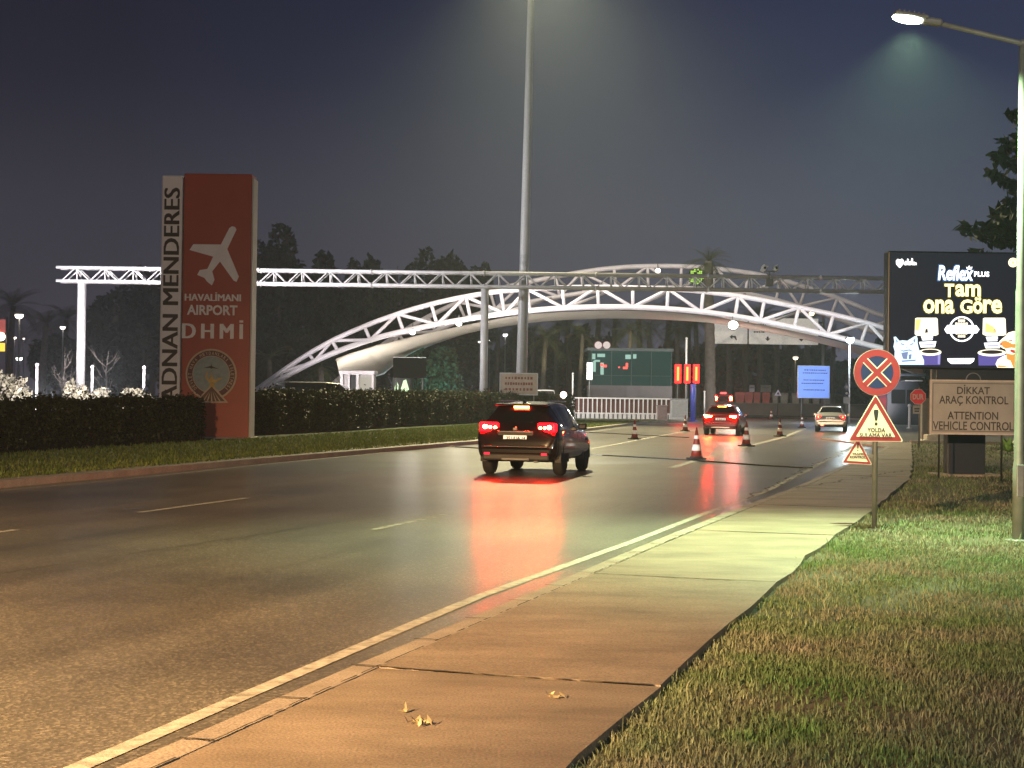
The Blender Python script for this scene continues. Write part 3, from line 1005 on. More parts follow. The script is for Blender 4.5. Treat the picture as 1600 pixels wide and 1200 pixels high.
for px, w in ((123, 13.5), (756, 12.5), (1497, 12.5)):
    p = AT(px, 560, GY)
    mb = MB()
    r_ = w / (FPX / GY) / 2
    mb.tube([(p.x - ga.x, .47, 0), (p.x - ga.x, .47, gz_b - .1)], r_, 18)
    mb.tube([(p.x - ga.x, .47, gz_b - .14), (p.x - ga.x, .47, gz_b - .08)], r_ * 1.35, 18)
    mb.tube([(p.x - ga.x, .47, 0), (p.x - ga.x, .47, .06)], r_ * 1.7, 18)
    mb.box((p.x - ga.x, .47, gz_b - .04), (.5, 1.3, .09))
    mb.build('post', GM, gan)
# devices on the gantry
cb = AT(1203, 424, GY - .3)
dev = thing('camera_unit', 'pair of white traffic cameras on top of the gantry truss', 'camera', cb)
for sx, rz in ((-.42, 25), (.42, -28)):
    M = Matrix.Translation((sx, 0, .15)) @ Matrix.Rotation(R(rz), 4, 'Y') @ Matrix.Rotation(R(-12), 4, 'X')
    mb = MB(); mb.box((0, 0, 0), (.28, .6, .26), M=M, bev=.05); mb.box((0, -.05, .15), (.34, .7, .03), M=M)
    cbo = mb.build('housing', WHITE, dev)
    mb = MB(); mb.lathe([(.09, -.33), (.09, -.30)], 14, axis='y', M=M); mb.build('lens', GLASS, cbo)
mb = MB(); mb.tube([(0, 0.3, -.5), (0, 0.1, .05)], .05, 8); mb.tube([(-.42, 0, .0), (.42, 0, .0)], .04, 8); mb.box((0, .2, -.75), (.5, .3, .5), bev=.03)
for s_ in (-1, 1): mb.tube([(0, .1, -.3), (s_ * .4, .05, .02)], .025, 6)
mb.build('bracket', DSTEEL, dev)
gp_ = AT(1088, 432, GY + 1.3)
ls = thing('lane_signal', 'round lit green lane signal behind the truss of the gantry', 'lane signal', gp_)
mb = MB(); mb.disc((0, 0), .56, 0, .16, 0, 28); ho = mb.build('housing', DARK, ls)
mb = MB()
rg = random.Random(8)
for i in range(-4, 5):
    for j in range(-4, 5):
        if i * i + j * j < 19 and rg.random() < .85:
            mb.box((i * .115, -.012, j * .115), (.09, .02, .09))
mb.build('lamp_cluster', glow('green_signal', (.42, .75, .10), 1.3), ho)
mb = MB(); mb.tube([(0, -.1, .5), (0, -.35, gz_t - gp_.z)], .04, 6); mb.tube([(0, -.1, -.5), (0, -.35, gz_b - gp_.z)], .04, 6); mb.build('bracket', DSTEEL, ls)

# ------------------------------------------------------------------ arched gate canopy: two arch trusses and a fabric roof
AY1, AY2 = 120.0, 141.0
top1 = [(395, 613), (420, 595), (450, 573), (500, 541), (550, 517), (605, 495.5), (660, 478), (720, 464.5), (757, 458), (810, 452), (855, 450), (905, 448.5), (955, 448.5), (1010, 450), (1060, 452), (1121, 457.5), (1183, 467), (1236, 478), (1295, 489), (1351, 503.5), (1384, 512)]
bot1 = [(404, 614), (425, 600), (460, 580), (516, 552.5), (587, 527.5), (642, 515), (700, 503), (750, 495.5), (800, 488), (857, 482.5), (910, 480), (957, 479), (1010, 480.5), (1065, 484), (1119, 489.5), (1175, 498), (1233, 510), (1281, 519.5), (1332, 533), (1383, 545)]
top2 = [(505, 613), (560, 566), (620, 523), (680, 488), (750, 458), (827, 440), (905, 425.5), (945, 419.5), (1005, 415.5), (1080, 416), (1124, 420), (1193, 429), (1247, 445), (1287, 457), (1340, 477), (1384, 498)]
def world_curve(px, Y, xc_px):
    W = [AT(p[0], p[1], Y) for p in px]
    xc = AT(xc_px, 600, Y).x
    last = W[-1].x
    for p in reversed(W):
        if 2 * xc - p.x > last + .5:
            W.append(Vector((2 * xc - p.x, Y, p.z)))
    # continue the foot down to the ground on both sides
    W[0].z = max(W[0].z, .3)
    a = W[0] + (W[0] - W[1]).normalized() * (W[0].z / max(.2, (W[1] - W[0]).normalized().z))
    b = Vector((2 * xc - a.x, Y, a.z))
    W = [a] + W
    if b.x > W[-1].x + .2: W.append(b)
    return W
def resample(W, n):
    xs = np.array([p.x for p in W]); ys = np.array([p.y for p in W]); zs = np.array([p.z for p in W])
    s = np.concatenate([[0], np.cumsum(np.hypot(np.diff(xs), np.diff(zs)))])
    t = np.linspace(0, s[-1], 400)
    X, Z = np.interp(t, s, xs), np.interp(t, s, zs)
    k = np.ones(23) / 23
    Zp = np.convolve(np.pad(Z, 11, mode='reflect', reflect_type='odd'), k, 'valid')
    Xp = np.convolve(np.pad(X, 11, mode='reflect', reflect_type='odd'), k, 'valid')
    t2 = np.linspace(0, s[-1], n)
    return [Vector((float(a), W[0].y, float(b))) for a, b in zip(np.interp(t2, t, Xp), np.interp(t2, t, Zp))]
T1 = resample(world_curve(top1, AY1, 988), 101)
B1 = resample(world_curve(bot1, AY1, 988), 101)
T2 = resample(world_curve(top2, AY2, 1062), 101)
B2 = []
for i, p in enumerate(T2):
    d = (T2[min(i + 1, 100)] - T2[max(i - 1, 0)]).normalized()
    nrm = Vector((d.z, 0, -d.x))
    f = math.sin(math.pi * min(1, max(0, i / 100))) ** .5
    B2.append(p + nrm * 2.15 * f)
abase = Vector(((T1[0].x + T1[-1].x) / 2, AY1, 0))
arch = thing('gate_canopy', 'wide white arched truss canopy with fabric roof over the airport entrance', 'gate canopy', abase)
ARCHM = mat('arch_white_steel', (.78, .73, .76), .42, var=.07, scale=1.2)
def arch_truss(T, B, n, name, r1, r2, r3):
    mb = MB()
    mb.tube([p - abase for p in T], r1, 12)
    mb.tube([p - abase for p in B], r2, 12)
    o = mb.build(name, ARCHM, arch)
    mb = MB()
    for k in range(1, n):
        i = int(round(100 * k / n))
        mb.tube([T[i] - abase, B[i] - abase], r3, 8)
        if k % 2 == 0:
            for j in (k - 1, k + 1):
                q = int(round(100 * j / n))
                mb.tube([T[i] - abase, B[q] - abase], r3 * .95, 8)
    mb.build('web', ARCHM, o)
    for p in (T[0], T[-1]):
        mb = MB()
        mb.ball(p - abase + Vector((0, 0, .2)), .62, nu=16, nv=10)
        mb.box((p.x - abase.x, p.y - abase.y, -.05), (2.4, 1.8, .5), bev=.05)
        mb.build('foot', ARCHM, o)
arch_truss(T1, B1, 26, 'front_arch', .21, .235, .15)
arch_truss(T2, B2, 26, 'rear_arch', .24, .24, .15)
mb = MB()
for i in (34, 42, 50, 58, 66):
    mb.tube([B1[i] - abase, B2[i] - abase], .12, 8)
mb.build('cross_beam', ARCHM, arch)
# fabric roof slung from the front arch to a lower rear edge
f_edge = [(525, 561), (560, 548), (587, 541), (642, 527), (700, 514), (750, 504), (800, 494), (857, 489), (910, 486.5), (957, 485.5), (1010, 486.5), (1065, 490), (1119, 496), (1175, 505), (1233, 517), (1281, 527), (1332, 540), (1383, 553), (1440, 572)]
r_edge = [(536, 606), (600, 581), (616, 571), (655, 546), (705, 526), (750, 515), (810, 505), (855, 500), (905, 497), (960, 495), (1045, 497.5), (1120, 502), (1160, 508), (1204, 516.5), (1263, 527), (1327, 545), (1360, 556), (1400, 572), (1445, 590)]
def rs(px, Y, n):
    W = [AT(p[0], p[1], Y) for p in px]
    xs = [p.x for p in W]; zs = [p.z for p in W]
    t = np.linspace(0, 1, len(W)); t2 = np.linspace(0, 1, n)
    X, Z = np.interp(t2, t, xs), np.interp(t2, t, zs)
    k = np.ones(5) / 5
    Z = np.convolve(np.pad(Z, 2, mode='reflect', reflect_type='odd'), k, 'valid')
    return [Vector((float(a), Y, float(b))) for a, b in zip(X, Z)]
FE = rs(f_edge, AY1 + .3, 73); RE = rs(r_edge, AY2 - 2.5, 73)
mb = MB()
nv = 10
vs = []
for i in range(73):
    for j in range(nv + 1):
        p = FE[i].lerp(RE[i], j / nv)
        sag = -.35 * math.sin(math.pi * j / nv) * (1 if 6 < i < 66 else .3)
        vs.append(p - abase + Vector((0, 0, sag)))
fs = [(i * (nv + 1) + j, (i + 1) * (nv + 1) + j, (i + 1) * (nv + 1) + j + 1, i * (nv + 1) + j + 1) for i in range(72) for j in range(nv)]
mb.add(vs, fs, 0, True)
n0 = len(vs)
mb.add([v + Vector((0, 0, .05)) for v in vs], [f[::-1] for f in fs], 0, True)
FAB = mat('canopy_fabric', (.60, .55, .47), .7, var=.05, scale=.8, trans=.12)
roof = mb.build('fabric_roof', FAB, arch)
mb = MB(); mb.tube([p - abase for p in RE], .09, 8); mb.build('edge_cable', ARCHM, roof)

# floodlights slung under the arch
HOTW = glow('white_floodlight_lens', (1, .92, .80), 22)
def flood(px, py, Y, label, power, col, r=.26, tgt=(0, -40, -12)):
    p = AT(px, py, Y)
    o = thing('floodlight', label, 'floodlight', p, 0, None)
    mb = MB(); mb.lathe([(.05, .34), (.2, .28), (r * 1.1, .05), (r * 1.1, -.03)], 16, axis='y'); hsg = mb.build('housing', DSTEEL, o)
    mb = MB(); mb.ball((0, -.02, 0), r, sc=(1, .5, .85)); mb.build('lens', glow('lens_%d' % int(col[2] * 100), col, 7 if r < .4 else 14), hsg)
    mb = MB(); mb.tube([(0, .2, .1), (0, .3, .75)], .04, 8); mb.build('bracket', DSTEEL, o)
    lamp('floodlight_beam', 'SPOT', p + Vector((0, -.5, -.1)), power * .05, col, o, .3, p + Vector(tgt), 150, .6)
    return o
flood(644.5, 519, AY1 - .3, 'white floodlight under the left half of the front arch, lower one', 9000, (1, .95, .86))
flood(717, 505.5, AY1 - .3, 'white floodlight under the arch, just left of the middle gantry post', 9000, (1, .93, .82))
flood(1145.5, 508, AY1 - .5, 'brightest floodlight, under the right half of the front arch', 14000, (1, .96, .82), .42)
flood(1028, 423, AY2 - .6, 'small pale lamp on the crown of the rear arch', 1200, (1, .95, .8), .26)
flood(1268, 490, AY2 - 3, 'small yellow lamp seen through the right half of the arch', 1500, (1, .75, .25), .25)
# ------------------------------------------------------------------ road sign post on the right
def local(base, Y):
    def f(px, py):
        p = AT(px, py, Y) - base
        return (p.x, p.z)
    return f
spb = G(1366, 829.5, .012)
sp = thing('sign_post', 'grey post carrying a no stopping disc over two red warning triangles', 'road sign', spb)
SY = spb.y - .06
L = local(spb, SY)
s_ = FPX / SY
zp_ = L(1371, 556)[1]; mb = MB(); mb.tube([(0, 0, 0), (0, 0, zp_)], .034, 14)
mb.build('post', mat('sign_post_steel', (.09, .097, .097), .5, .2, var=.25, scale=5), sp)
mb = MB(); mb.lathe([(.15, 0), (.12, .015), (.05, .03)], 14); mb.build('footing', CRACK, sp)
c = L(1370.5, 582)
def fy(d): return -.055 - d
mb = MB(); mb.disc(c, 36.5 / s_, fy(0), fy(-.012), 0, 56); disc = mb.build('no_stopping_sign', mat('sign_back_grey', (.3, .3, .3), .5), sp)
mb = MB(); mb.ring(c, 36 / s_, 25.5 / s_, fy(.004), fy(0), 0, 56)
mb2 = MB(); mb2.disc(c, 26 / s_, fy(.002), fy(0), 0, 56); mb2.build('blue_field', SIGNBLUE, disc)
for a, w, d, m_ in ((45, 10.6, .005, SIGNWHITE), (-45, 10.6, .0055, SIGNWHITE), (45, 7.4, .008, SIGNRED), (-45, 7.4, .0085, SIGNRED)):
    q = MB()
    h, l = w / s_ / 2, 26.3 / s_
    q.prism([(c[0] + x * math.cos(R(a)) - z * math.sin(R(a)), c[1] + x * math.sin(R(a)) + z * math.cos(R(a))) for x, z in ((-l, -h), (l, -h), (l, h), (-l, h))], fy(d), fy(0))
    q.build('cross_bar', m_, disc)
mb.build('red_ring', SIGNRED, disc)
def tri(parent, name, A, Bc, C, y, words, exc, tl):
    A, Bc, C = [Vector((p[0], 0, p[1])) for p in (A, Bc, C)]
    cen = (A + Bc + C) / 3
    def inset(f): return [((p - cen) * f + cen) for p in (A, Bc, C)]
    def rnd(ps, r):
        out = []
        n = len(ps)
        for i in range(n):
            p, a, b = ps[i], ps[i - 1], ps[(i + 1) % n]
            u = (a - p).normalized() * r; v = (b - p).normalized() * r
            for t in (0, .25, .5, .75, 1):
                q = p + u * (1 - t) ** 2 + v * t ** 2
                out.append((q.x, q.z))
        return out
    sz = (C - Bc).length
    mb = MB(); mb.prism(rnd(inset(1.0), sz * .06), y, y + .012); o = mb.build(name, SIGNWHITE, parent)
    mb = MB(); mb.prism(rnd(inset(.95), sz * .05), y - .003, y); mb.build('red_border', SIGNRED, o)
    mb = MB(); mb.prism(rnd(inset(.70), sz * .02), y - .006, y - .003); mb.build('white_field', mat('sign_field_cream', (.46, .46, .38), .4, var=.06), o)
    mb = MB()
    mb.prism(exc[0], y - .010, y - .006); mb.disc(exc[1], exc[2], y - .010, y - .006, 0, 12)
    for w, cc, ww, hh in words: mb.text(w, cc, ww, hh, y - .010, .004, bold=.02 if tl else .035)
    mb.build('lettering', BLACK, o)
    return o
tri(sp, 'warning_triangle', L(1367.5, 615.5), L(1324, 689.5), L(1411.5, 690.5), -.075,
    [('YOLDA', L(1368.5, 671.8), 28 / s_, 6.5 / s_), ('SULAMA VAR', L(1367.8, 679.8), 50 / s_, 6.2 / s_)],
    ([L(1365, 640), L(1371.5, 640), L(1372, 644), L(1370, 657), L(1366.8, 657), L(1364.5, 644)], L(1368.2, 662.2), 2.3 / s_), True)
tri(sp, 'small_warning_triangle', L(1340.5, 684), L(1316, 723.5), L(1363, 726.5), -.050,
    [('TRAFİK', L(1341, 708.8), 19 / s_, 4.4 / s_), ('KONTROL', L(1340.5, 714.3), 25 / s_, 4.2 / s_)],
    ([L(1338.8, 692), L(1342.2, 692), L(1341.2, 701), L(1339.8, 701)], L(1340.4, 703.6), 1.1 / s_), False)
mb = MB()
a = L(1340, 712)
mb.box(((a[0]) / 2, -.01, a[1]), (abs(a[0]), .02, .02)); mb.box((0, -.02, c[1]), (.2, .05, .05)); mb.box((0, -.03, L(1368, 680)[1]), (.2, .06, .05))
build_loose(mb, 'bracket', POLEM, sp)

# ------------------------------------------------------------------ vehicle control board
cbb = AT(1520, 745, 31.2); cbb.z = .012
cbo = thing('control_sign', 'beige board on thin legs with lettering about vehicle control', 'sign board', cbb)
CY = 31.2
L = local(cbb, CY); s_ = FPX / CY
x0, x1 = L(1453.5, 635)[0], L(1587.5, 635)[0]
z1, z0 = L(1520, 595)[1], L(1520, 678)[1]
BEIGE = mat('control_board_beige', (.33, .315, .30), .5, var=.10, scale=2)
mb = MB(); mb.box(((x0 + x1) / 2, 0, (z0 + z1) / 2), (x1 - x0, .04, z1 - z0), bev=.012); pan = mb.build('board', BEIGE, cbo)
mb = MB(); t = .035
for cx, cz, sx, sz in (((x0 + x1) / 2, z1, x1 - x0 + t, t), ((x0 + x1) / 2, z0, x1 - x0 + t, t), (x0, (z0 + z1) / 2, t, z1 - z0 - t), (x1, (z0 + z1) / 2, t, z1 - z0 - t)):
    mb.box((cx, -.005, cz), (sx, .07, sz))
mb.build('frame', mat('board_frame_pale', (.52, .46, .42), .5), pan)
mb = MB()
for cx, cz, sx, sz in (((x0 + x1) / 2, z1 - .06, x1 - x0 - .1, .012), ((x0 + x1) / 2, z0 + .06, x1 - x0 - .1, .012), (x0 + .05, (z0 + z1) / 2, .012, z1 - z0 - .13), (x1 - .05, (z0 + z1) / 2, .012, z1 - z0 - .13)):
    mb.box((cx, -.021, cz), (sx, .006, sz))
mb.text('DİKKAT', L(1520.5, 608.7), 51 / s_, 14.5 / s_, -.026, .008, bold=.012)
mb.text('ARAÇ KONTROL', L(1521, 626.5), 108 / s_, 15.5 / s_, -.026, .008, bold=.012)
mb.text('ATTENTION', L(1519.5, 649.5), 79 / s_, 12.5 / s_, -.026, .008, bold=.012)
mb.text('VEHICLE CONTROL', L(1520, 665.5), 126 / s_, 13.5 / s_, -.026, .008, bold=.012)
mb.build('lettering', mat('board_lettering', (.045, .035, .032), .5), pan)
for px in (1468, 1566):
    x = L(px, 700)[0]
    mb = MB(); mb.tube([(x, .045, 0), (x, .045, z1 - .2)], .022, 8); mb.build('leg', mat('dark_thin_leg', (.03, .03, .032), .5, .3), cbo)
mb = MB(); mb.ring(((x0 + x1) / 2, z1 + .01), .17, .15, -.01, .01, 0, 20, None, 0, math.pi); mb.build('hoop', DSTEEL, cbo)

# ------------------------------------------------------------------ lit billboard
BY = 33.0
bb = AT(1511, 748, BY); bb.z = .012
bill = thing('billboard', 'black lit advertising billboard with yellow lettering, a cat and a dog', 'billboard', bb)
L = local(bb, BY); s_ = FPX / BY
CASE = mat('billboard_black_case', (.012, .012, .014), .35, var=.1)
ZB, ZT = L(1490, 577)[1], L(1490, 393)[1]
X0, X1 = L(1387, 480)[0], L(1592, 480)[0]
mb = MB(); mb.box(((X0 + X1) / 2, .2, (ZB + ZT) / 2), (X1 - X0, .4, ZT - ZB), bev=.03); mb.build('cabinet', CASE, bill)
mb = MB(); mb.box((L(1511, 700)[0], .2, (L(1511, 700)[1] + ZB) / 2 * .5 + .3), (59 / s_, .3, 2 * ((L(1511, 700)[1] + ZB) / 2 * .5 + .3) - .01), bev=.01)
NAVY = mat('pedestal_dark_blue', (.020, .022, .032), .4, var=.1)
mb = MB(); zt_ = L(1511, 600)[1]; mb.box((L(1511, 700)[0], .2, zt_ / 2), (59 / s_, .34, zt_), bev=.012); mb.build('pedestal', NAVY, bill)
mb = MB(); mb.box((L(1525, 590)[0], .2, (zt_ + ZB) / 2), (124 / s_, .36, ZB - zt_ + .0), bev=.01); mb.build('neck', NAVY, bill)
mb = MB(); mb.box((L(1511, 745)[0], .2, .03), (1.5, .8, .07), bev=.015); mb.build('footing', KERBM, bill)
SCR = mat('billboard_screen_black', (.010, .010, .014), .25, var=.05, emit=(.012, .012, .020), es=1.0)
mb = MB(); mb.box(((X0 + X1) / 2, -.004, (ZB + ZT) / 2), (X1 - X0 - .08, .008, ZT - ZB - .08)); scr = mb.build('screen', SCR, bill)
def Z8(x, y): return L(1380 + x / 5.4545, 380 + y / 5.4545)
def z8(k): return k / 5.4545 / s_
LEDW = glow('led_white', (.95, .98, 1.0), 2.6)
LEDB = glow('led_halo_blue', (.10, .35, .85), .55)
LEDY = glow('led_yellow', (1, .86, .36), 2.4)
LEDYH = glow('led_yellow_edge', (.42, .34, .05), .5)
LEDC = glow('led_cat_blue', (.62, .84, .95), 1.7)
LEDCD = glow('led_cat_shade', (.30, .38, .68), .8)
LEDP = glow('led_purple', (.16, .13, .52), .8)
LEDPL = glow('led_lilac', (.42, .38, .85), .9)
LEDO = glow('led_orange', (.95, .32, .06), 1.3)
LEDR = glow('led_red', (.80, .06, .04), 1.0)
LEDCR = glow('led_cream', (1, .88, .62), 2.0)
LEDG = glow('led_gold', (.95, .70, .22), 1.5)
LEDK = glow('led_dark', (.05, .04, .07), .35)
mb = MB()
heart = [(140, 212), (110, 180), (108, 150), (122, 134), (140, 142), (158, 132), (174, 148), (172, 176)]
mb.prism([Z8(*p) for p in heart], -.016, -.008)
for k, (x, h) in enumerate([(186, 30), (205, 48), (222, 26), (240, 52), (258, 24), (272, 18)]):
    mb.prism([Z8(x - 9, 185 - (k % 2) * 6), Z8(x + 10, 188), Z8(x + 12, 186 - h), Z8(x, 184 - h * 1.1)], -.016, -.008)
mb.build('heart_logo', LEDW, scr)
mb = MB(); mb.disc(Z8(1105, 165), z8(40), -.016, -.008, 0, 24); bdg = mb.build('round_badge', LEDCR, scr)
mb = MB(); mb.ring(Z8(1105, 165), z8(33), z8(26), -.020, -.016, 0, 24); mb.disc(Z8(1105, 165), z8(12), -.020, -.016, 0, 12); mb.build('badge_mark', LEDG, bdg)
mb = MB()
mb.text('Reflex', Z8(617, 254), z8(318), z8(148), -.0115, .003, bold=.06, shear=.12)
hal = mb.build('logo_halo', LEDB, scr)
mb = MB()
mb.text('Reflex', Z8(617, 254), z8(300), z8(128), -.019, .006, bold=.022, shear=.12)
mb.text('PLUS', Z8(838, 264), z8(128), z8(44), -.019, .006, bold=.03)
mb.prism([Z8(*p) for p in [(730, 190), (742, 208), (758, 200), (752, 222), (728, 228), (712, 220), (706, 202), (722, 208)]], -.019, -.013)
mb.build('logo_lettering', LEDW, scr)
mbh = MB(); mbl = MB()
def led_word(word, cx, cy, w, h):
    mbh.text(word, Z8(cx, cy), z8(w + 14), z8(h + 13), -.0115, .003, bold=.05)
    mbl.text(word, Z8(cx, cy), z8(w), z8(h), -.019, .006, bold=.026)
led_word('T', 562, 403, 80, 112); led_word('am', 722, 403, 215, 104)
led_word('ona', 472, 540, 262, 118); led_word('G', 707, 540, 102, 118); led_word('ö', 805, 530, 82, 140); led_word('re', 930, 540, 160, 118)
mbh.build('slogan_edge', LEDYH, scr); mbl.build('slogan_lettering', LEDY, scr)
def bag(x0, y0, x1, y1, flip):
    mb = MB(); mb.prism([Z8(x0, y0 + 6), Z8(x0 + 12, y0), Z8(x1 - 10, y0), Z8(x1, y0 + 10), Z8(x1 + 6, y1 - 10), Z8(x1 - 16, y1), Z8(x0 + 20, y1), Z8(x0 - 4, y1 - 12)], -.018, -.008); o = mb.build('food_bag', LEDCR, scr)
    mb = MB()
    if flip: mb.prism([Z8(x0 + 20, y0 + 40), Z8(x0 + 90, y0 + 80), Z8(x0 + 110, y1 - 20), Z8(x0 + 16, y1 - 30)], -.021, -.018)
    else: mb.prism([Z8(x0 + 2, y0 + 14), Z8(x0 + 50, y0 + 8), Z8(x0 + 26, y1 - 40), Z8(x0, y1 - 50)], -.021, -.018)
    mb.build('bag_print', LEDG, o)
    mb = MB(); mx_ = (x0 + x1) / 2
    mb.prism([Z8(mx_ - 14, y1 - 22), Z8(mx_ + 14, y1 - 26), Z8(mx_ + 8, y1 - 60), Z8(mx_ - 8, y1 - 56)], -.021, -.018); mb.build('bag_paw', LEDK, o)
bag(272, 636, 462, 788, False); bag(850, 636, 1040, 788, True)
def plinth_(x0, x1, yt, yb):
    mb = MB(); mb.disc(Z8((x0 + x1) / 2, yt), z8(1), -.0145, -.008, 0, 28, sx=1) if False else None
    mb.prism([Z8(x0, yt), Z8(x1, yt), Z8(x1 - 6, yb), Z8(x0 + 4, yb)], -.013, -.008); o = mb.build('food_tub', LEDP, scr)
    mb = MB(); mb.prism([Z8(x1 - 26, yt + 20), Z8(x1 - 4, yt + 12), Z8(x1 - 8, yb - 6), Z8(x1 - 26, yb - 6)], -.016, -.013); mb.build('tub_sheen', LEDPL, o)
    mb = MB(); n = 30; cx = (x0 + x1) / 2; rx = (x1 - x0) / 2 + 4
    mb.prism([Z8(cx + rx * math.cos(2 * math.pi * k / n), yt + 4 - 30 * math.sin(2 * math.pi * k / n)) for k in range(n)], -.018, -.008); mb.build('tub_lid', LEDCR, o)
    mb = MB(); mb.prism([Z8(cx + rx * .78 * math.cos(2 * math.pi * k / n), yt - 2 - 17 * math.sin(2 * math.pi * k / n)) for k in range(n)], -.021, -.018); mb.build('tub_opening', LEDK, o)
plinth_(308, 490, 925, 1038); plinth_(808, 1040, 930, 1042)
mb = MB()
for cx, dy in ((372, 0), (925, 8)):
    mb.prism([Z8(cx - 52, 790 + dy), Z8(cx + 50, 788 + dy), Z8(cx + 44, 826 + dy), Z8(cx - 40, 828 + dy)], -.023, -.018)
    mb.prism([Z8(cx - 68, 842 + dy), Z8(cx + 78, 836 + dy), Z8(cx + 66, 886 + dy), Z8(cx - 54, 888 + dy)], -.023, -.018)
bo = build_loose(mb, 'bowl', LEDW, scr)[0]
mb = MB()
for cx, dy in ((372, 0), (925, 8)):
    for k in range(6): mb.prism([Z8(cx - 44 + k * 17, 804 + dy), Z8(cx - 33 + k * 17, 801 + dy), Z8(cx - 35 + k * 17, 816 + dy), Z8(cx - 43 + k * 17, 817 + dy)], -.026, -.023)
    mb.prism([Z8(cx - 48, 862 + dy), Z8(cx + 60, 858 + dy), Z8(cx + 58, 868 + dy), Z8(cx - 46, 872 + dy)], -.026, -.023)
mb.build('bowl_detail', LEDPL, bo)
mb = MB(); mb.ring(Z8(668, 732), z8(108), z8(95), -.016, -.008, 0, 48)
mb.text('TAM', Z8(668, 664), z8(66), z8(26), -.016, .008, bold=.03) if False else None
rd = mb.build('round_logo', LEDW, scr)
mb = MB()
for yy, w in ((660, 60), (686, 110), (768, 100), (794, 64)):
    for k in range(5): mb.prism([Z8(668 - w / 2 + k * w / 5, yy - 9), Z8(668 - w / 2 + (k + .78) * w / 5, yy - 9), Z8(668 - w / 2 + (k + .78) * w / 5, yy + 9), Z8(668 - w / 2 + k * w / 5, yy + 9)], -.016, -.008)
mb.build('round_logo_lettering', LEDCR, rd)
mb = MB(); mb.prism([Z8(*p) for p in [(520, 735), (545, 698), (790, 700), (818, 735), (795, 768), (540, 768)]], -.022, -.008); mb.build('logo_band', LEDW, rd)
mb = MB(); mb.prism([Z8(*p) for p in [(545, 982), (776, 980), (770, 1006), (740, 1028), (580, 1028), (552, 1008)]], -.016, -.008); pl_ = mb.build('label_strip', LEDW, scr)
mb = MB(); mb.box((Z8(660, 1000)[0], -.018, Z8(660, 1003)[1]), (z8(150), .003, z8(9))); mb.build('strip_text', LEDB, pl_)
cat = [(88, 800), (104, 796), (136, 832), (165, 828), (205, 832), (262, 796), (282, 786), (290, 812), (290, 850), (302, 905), (320, 940), (345, 1000), (345, 1036), (130, 1036), (108, 1000), (96, 962), (98, 920), (86, 880), (95, 840)]
mb = MB(); mb.prism([Z8(*p) for p in cat], -.026, -.008); ct = mb.build('cat_picture', LEDC, scr)
mb = MB()
for ps in ([(148, 852), (176, 862), (178, 870), (146, 862)], [(226, 862), (254, 850), (256, 860), (228, 870)], [(130, 905), (170, 915), (220, 905), (260, 925), (215, 915), (170, 925)],
           [(150, 935), (210, 925), (200, 990), (165, 985)], [(215, 950), (240, 945), (236, 985), (214, 992)], [(104, 812), (122, 838), (112, 852)], [(272, 806), (252, 832), (268, 850)], [(192, 884), (206, 884), (199, 893)],
           [(150, 1000), (280, 992), (270, 1004), (160, 1012)]):
    mb.prism([Z8(*p) for p in ps], -.029, -.026)
mb.build('cat_fur_marking', LEDCD, ct)
dog = [(1152, 752), (1110, 750), (1066, 762), (1036, 796), (1006, 820), (988, 838), (990, 870), (1012, 892), (1042, 905), (1050, 950), (1010, 968), (975, 990), (956, 1030), (972, 1060), (1152, 1062)]
mb = MB(); mb.prism([Z8(*p) for p in dog], -.026, -.008); dg_ = mb.build('dog_picture', LEDCR, scr)
mb = MB()
for ps in ([(1000, 838), (1040, 830), (1100, 860), (1148, 850), (1150, 900), (1090, 890), (1040, 898), (1012, 880)], [(1046, 940), (1100, 950), (1150, 930), (1150, 1060), (1105, 1060), (1080, 1000), (1050, 990)], [(975, 1040), (1030, 1045), (1070, 1055), (975, 1056)]):
    mb.prism([Z8(*p) for p in ps], -.029, -.026)
mb.build('dog_coat', LEDO, dg_)
mb = MB()
for ps in ([(1085, 905), (1130, 915), (1145, 945), (1100, 935), (1075, 920)], [(1062, 830), (1098, 824), (1096, 834), (1066, 838)], [(990, 852), (1008, 852), (1006, 872), (993, 870)]):
    mb.prism([Z8(*p) for p in ps], -.032, -.029)
build_loose(mb, 'dog_feature', LEDR, dg_)

# ------------------------------------------------------------------ stop sign and column on the far side of the lawn
db = G(1436, 700, .012)
o = thing('stop_sign', 'red octagonal stop sign with white lettering and a small plate below', 'road sign', db)
L = local(db, db.y - .05); s_ = FPX / db.y
mb = MB(); mb.tube([(0, 0, 0), (0, 0, L(1436, 606)[1])], .035, 8); mb.build('post', DSTEEL, o)
c = L(1434.5, 620)
mb = MB(); mb.disc(c, 12.8 / s_, -.055, -.04, 0, 8, rot=R(22.5)); d_ = mb.build('octagon_plate', SIGNWHITE, o)
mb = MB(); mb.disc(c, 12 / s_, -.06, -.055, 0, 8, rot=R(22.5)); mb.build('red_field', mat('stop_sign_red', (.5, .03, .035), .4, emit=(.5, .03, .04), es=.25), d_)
mb = MB(); mb.text('DUR', c, 17 / s_, 8.5 / s_, -.066, .006, bold=.03); mb.build('lettering', SIGNWHITE, d_)
mb = MB(); a = L(1432.5, 640); mb.box((a[0], -.045, a[1]), (12 / s_, .015, 13 / s_)); pl_ = mb.build('lower_plate', mat('plate_grey', (.3, .29, .27), .5), o)
mb = MB(); mb.box((a[0], -.056, a[1] + .03), (8 / s_, .006, 2 / s_)); mb.box((a[0], -.056, a[1] - .06), (7 / s_, .006, 2 / s_)); mb.build('plate_marking', DARK, pl_)
lb = AT(1456.5, 690, 63); lb.z = 0
o = thing('lamp_column', 'pale grey lamp column on a concrete base behind the beige board', 'lamp post', lb)
mb = MB(); mb.tube([(0, 0, .3), (0, 0, 7.8)], [.115, .09], 12); mb.build('column', STEEL, o)
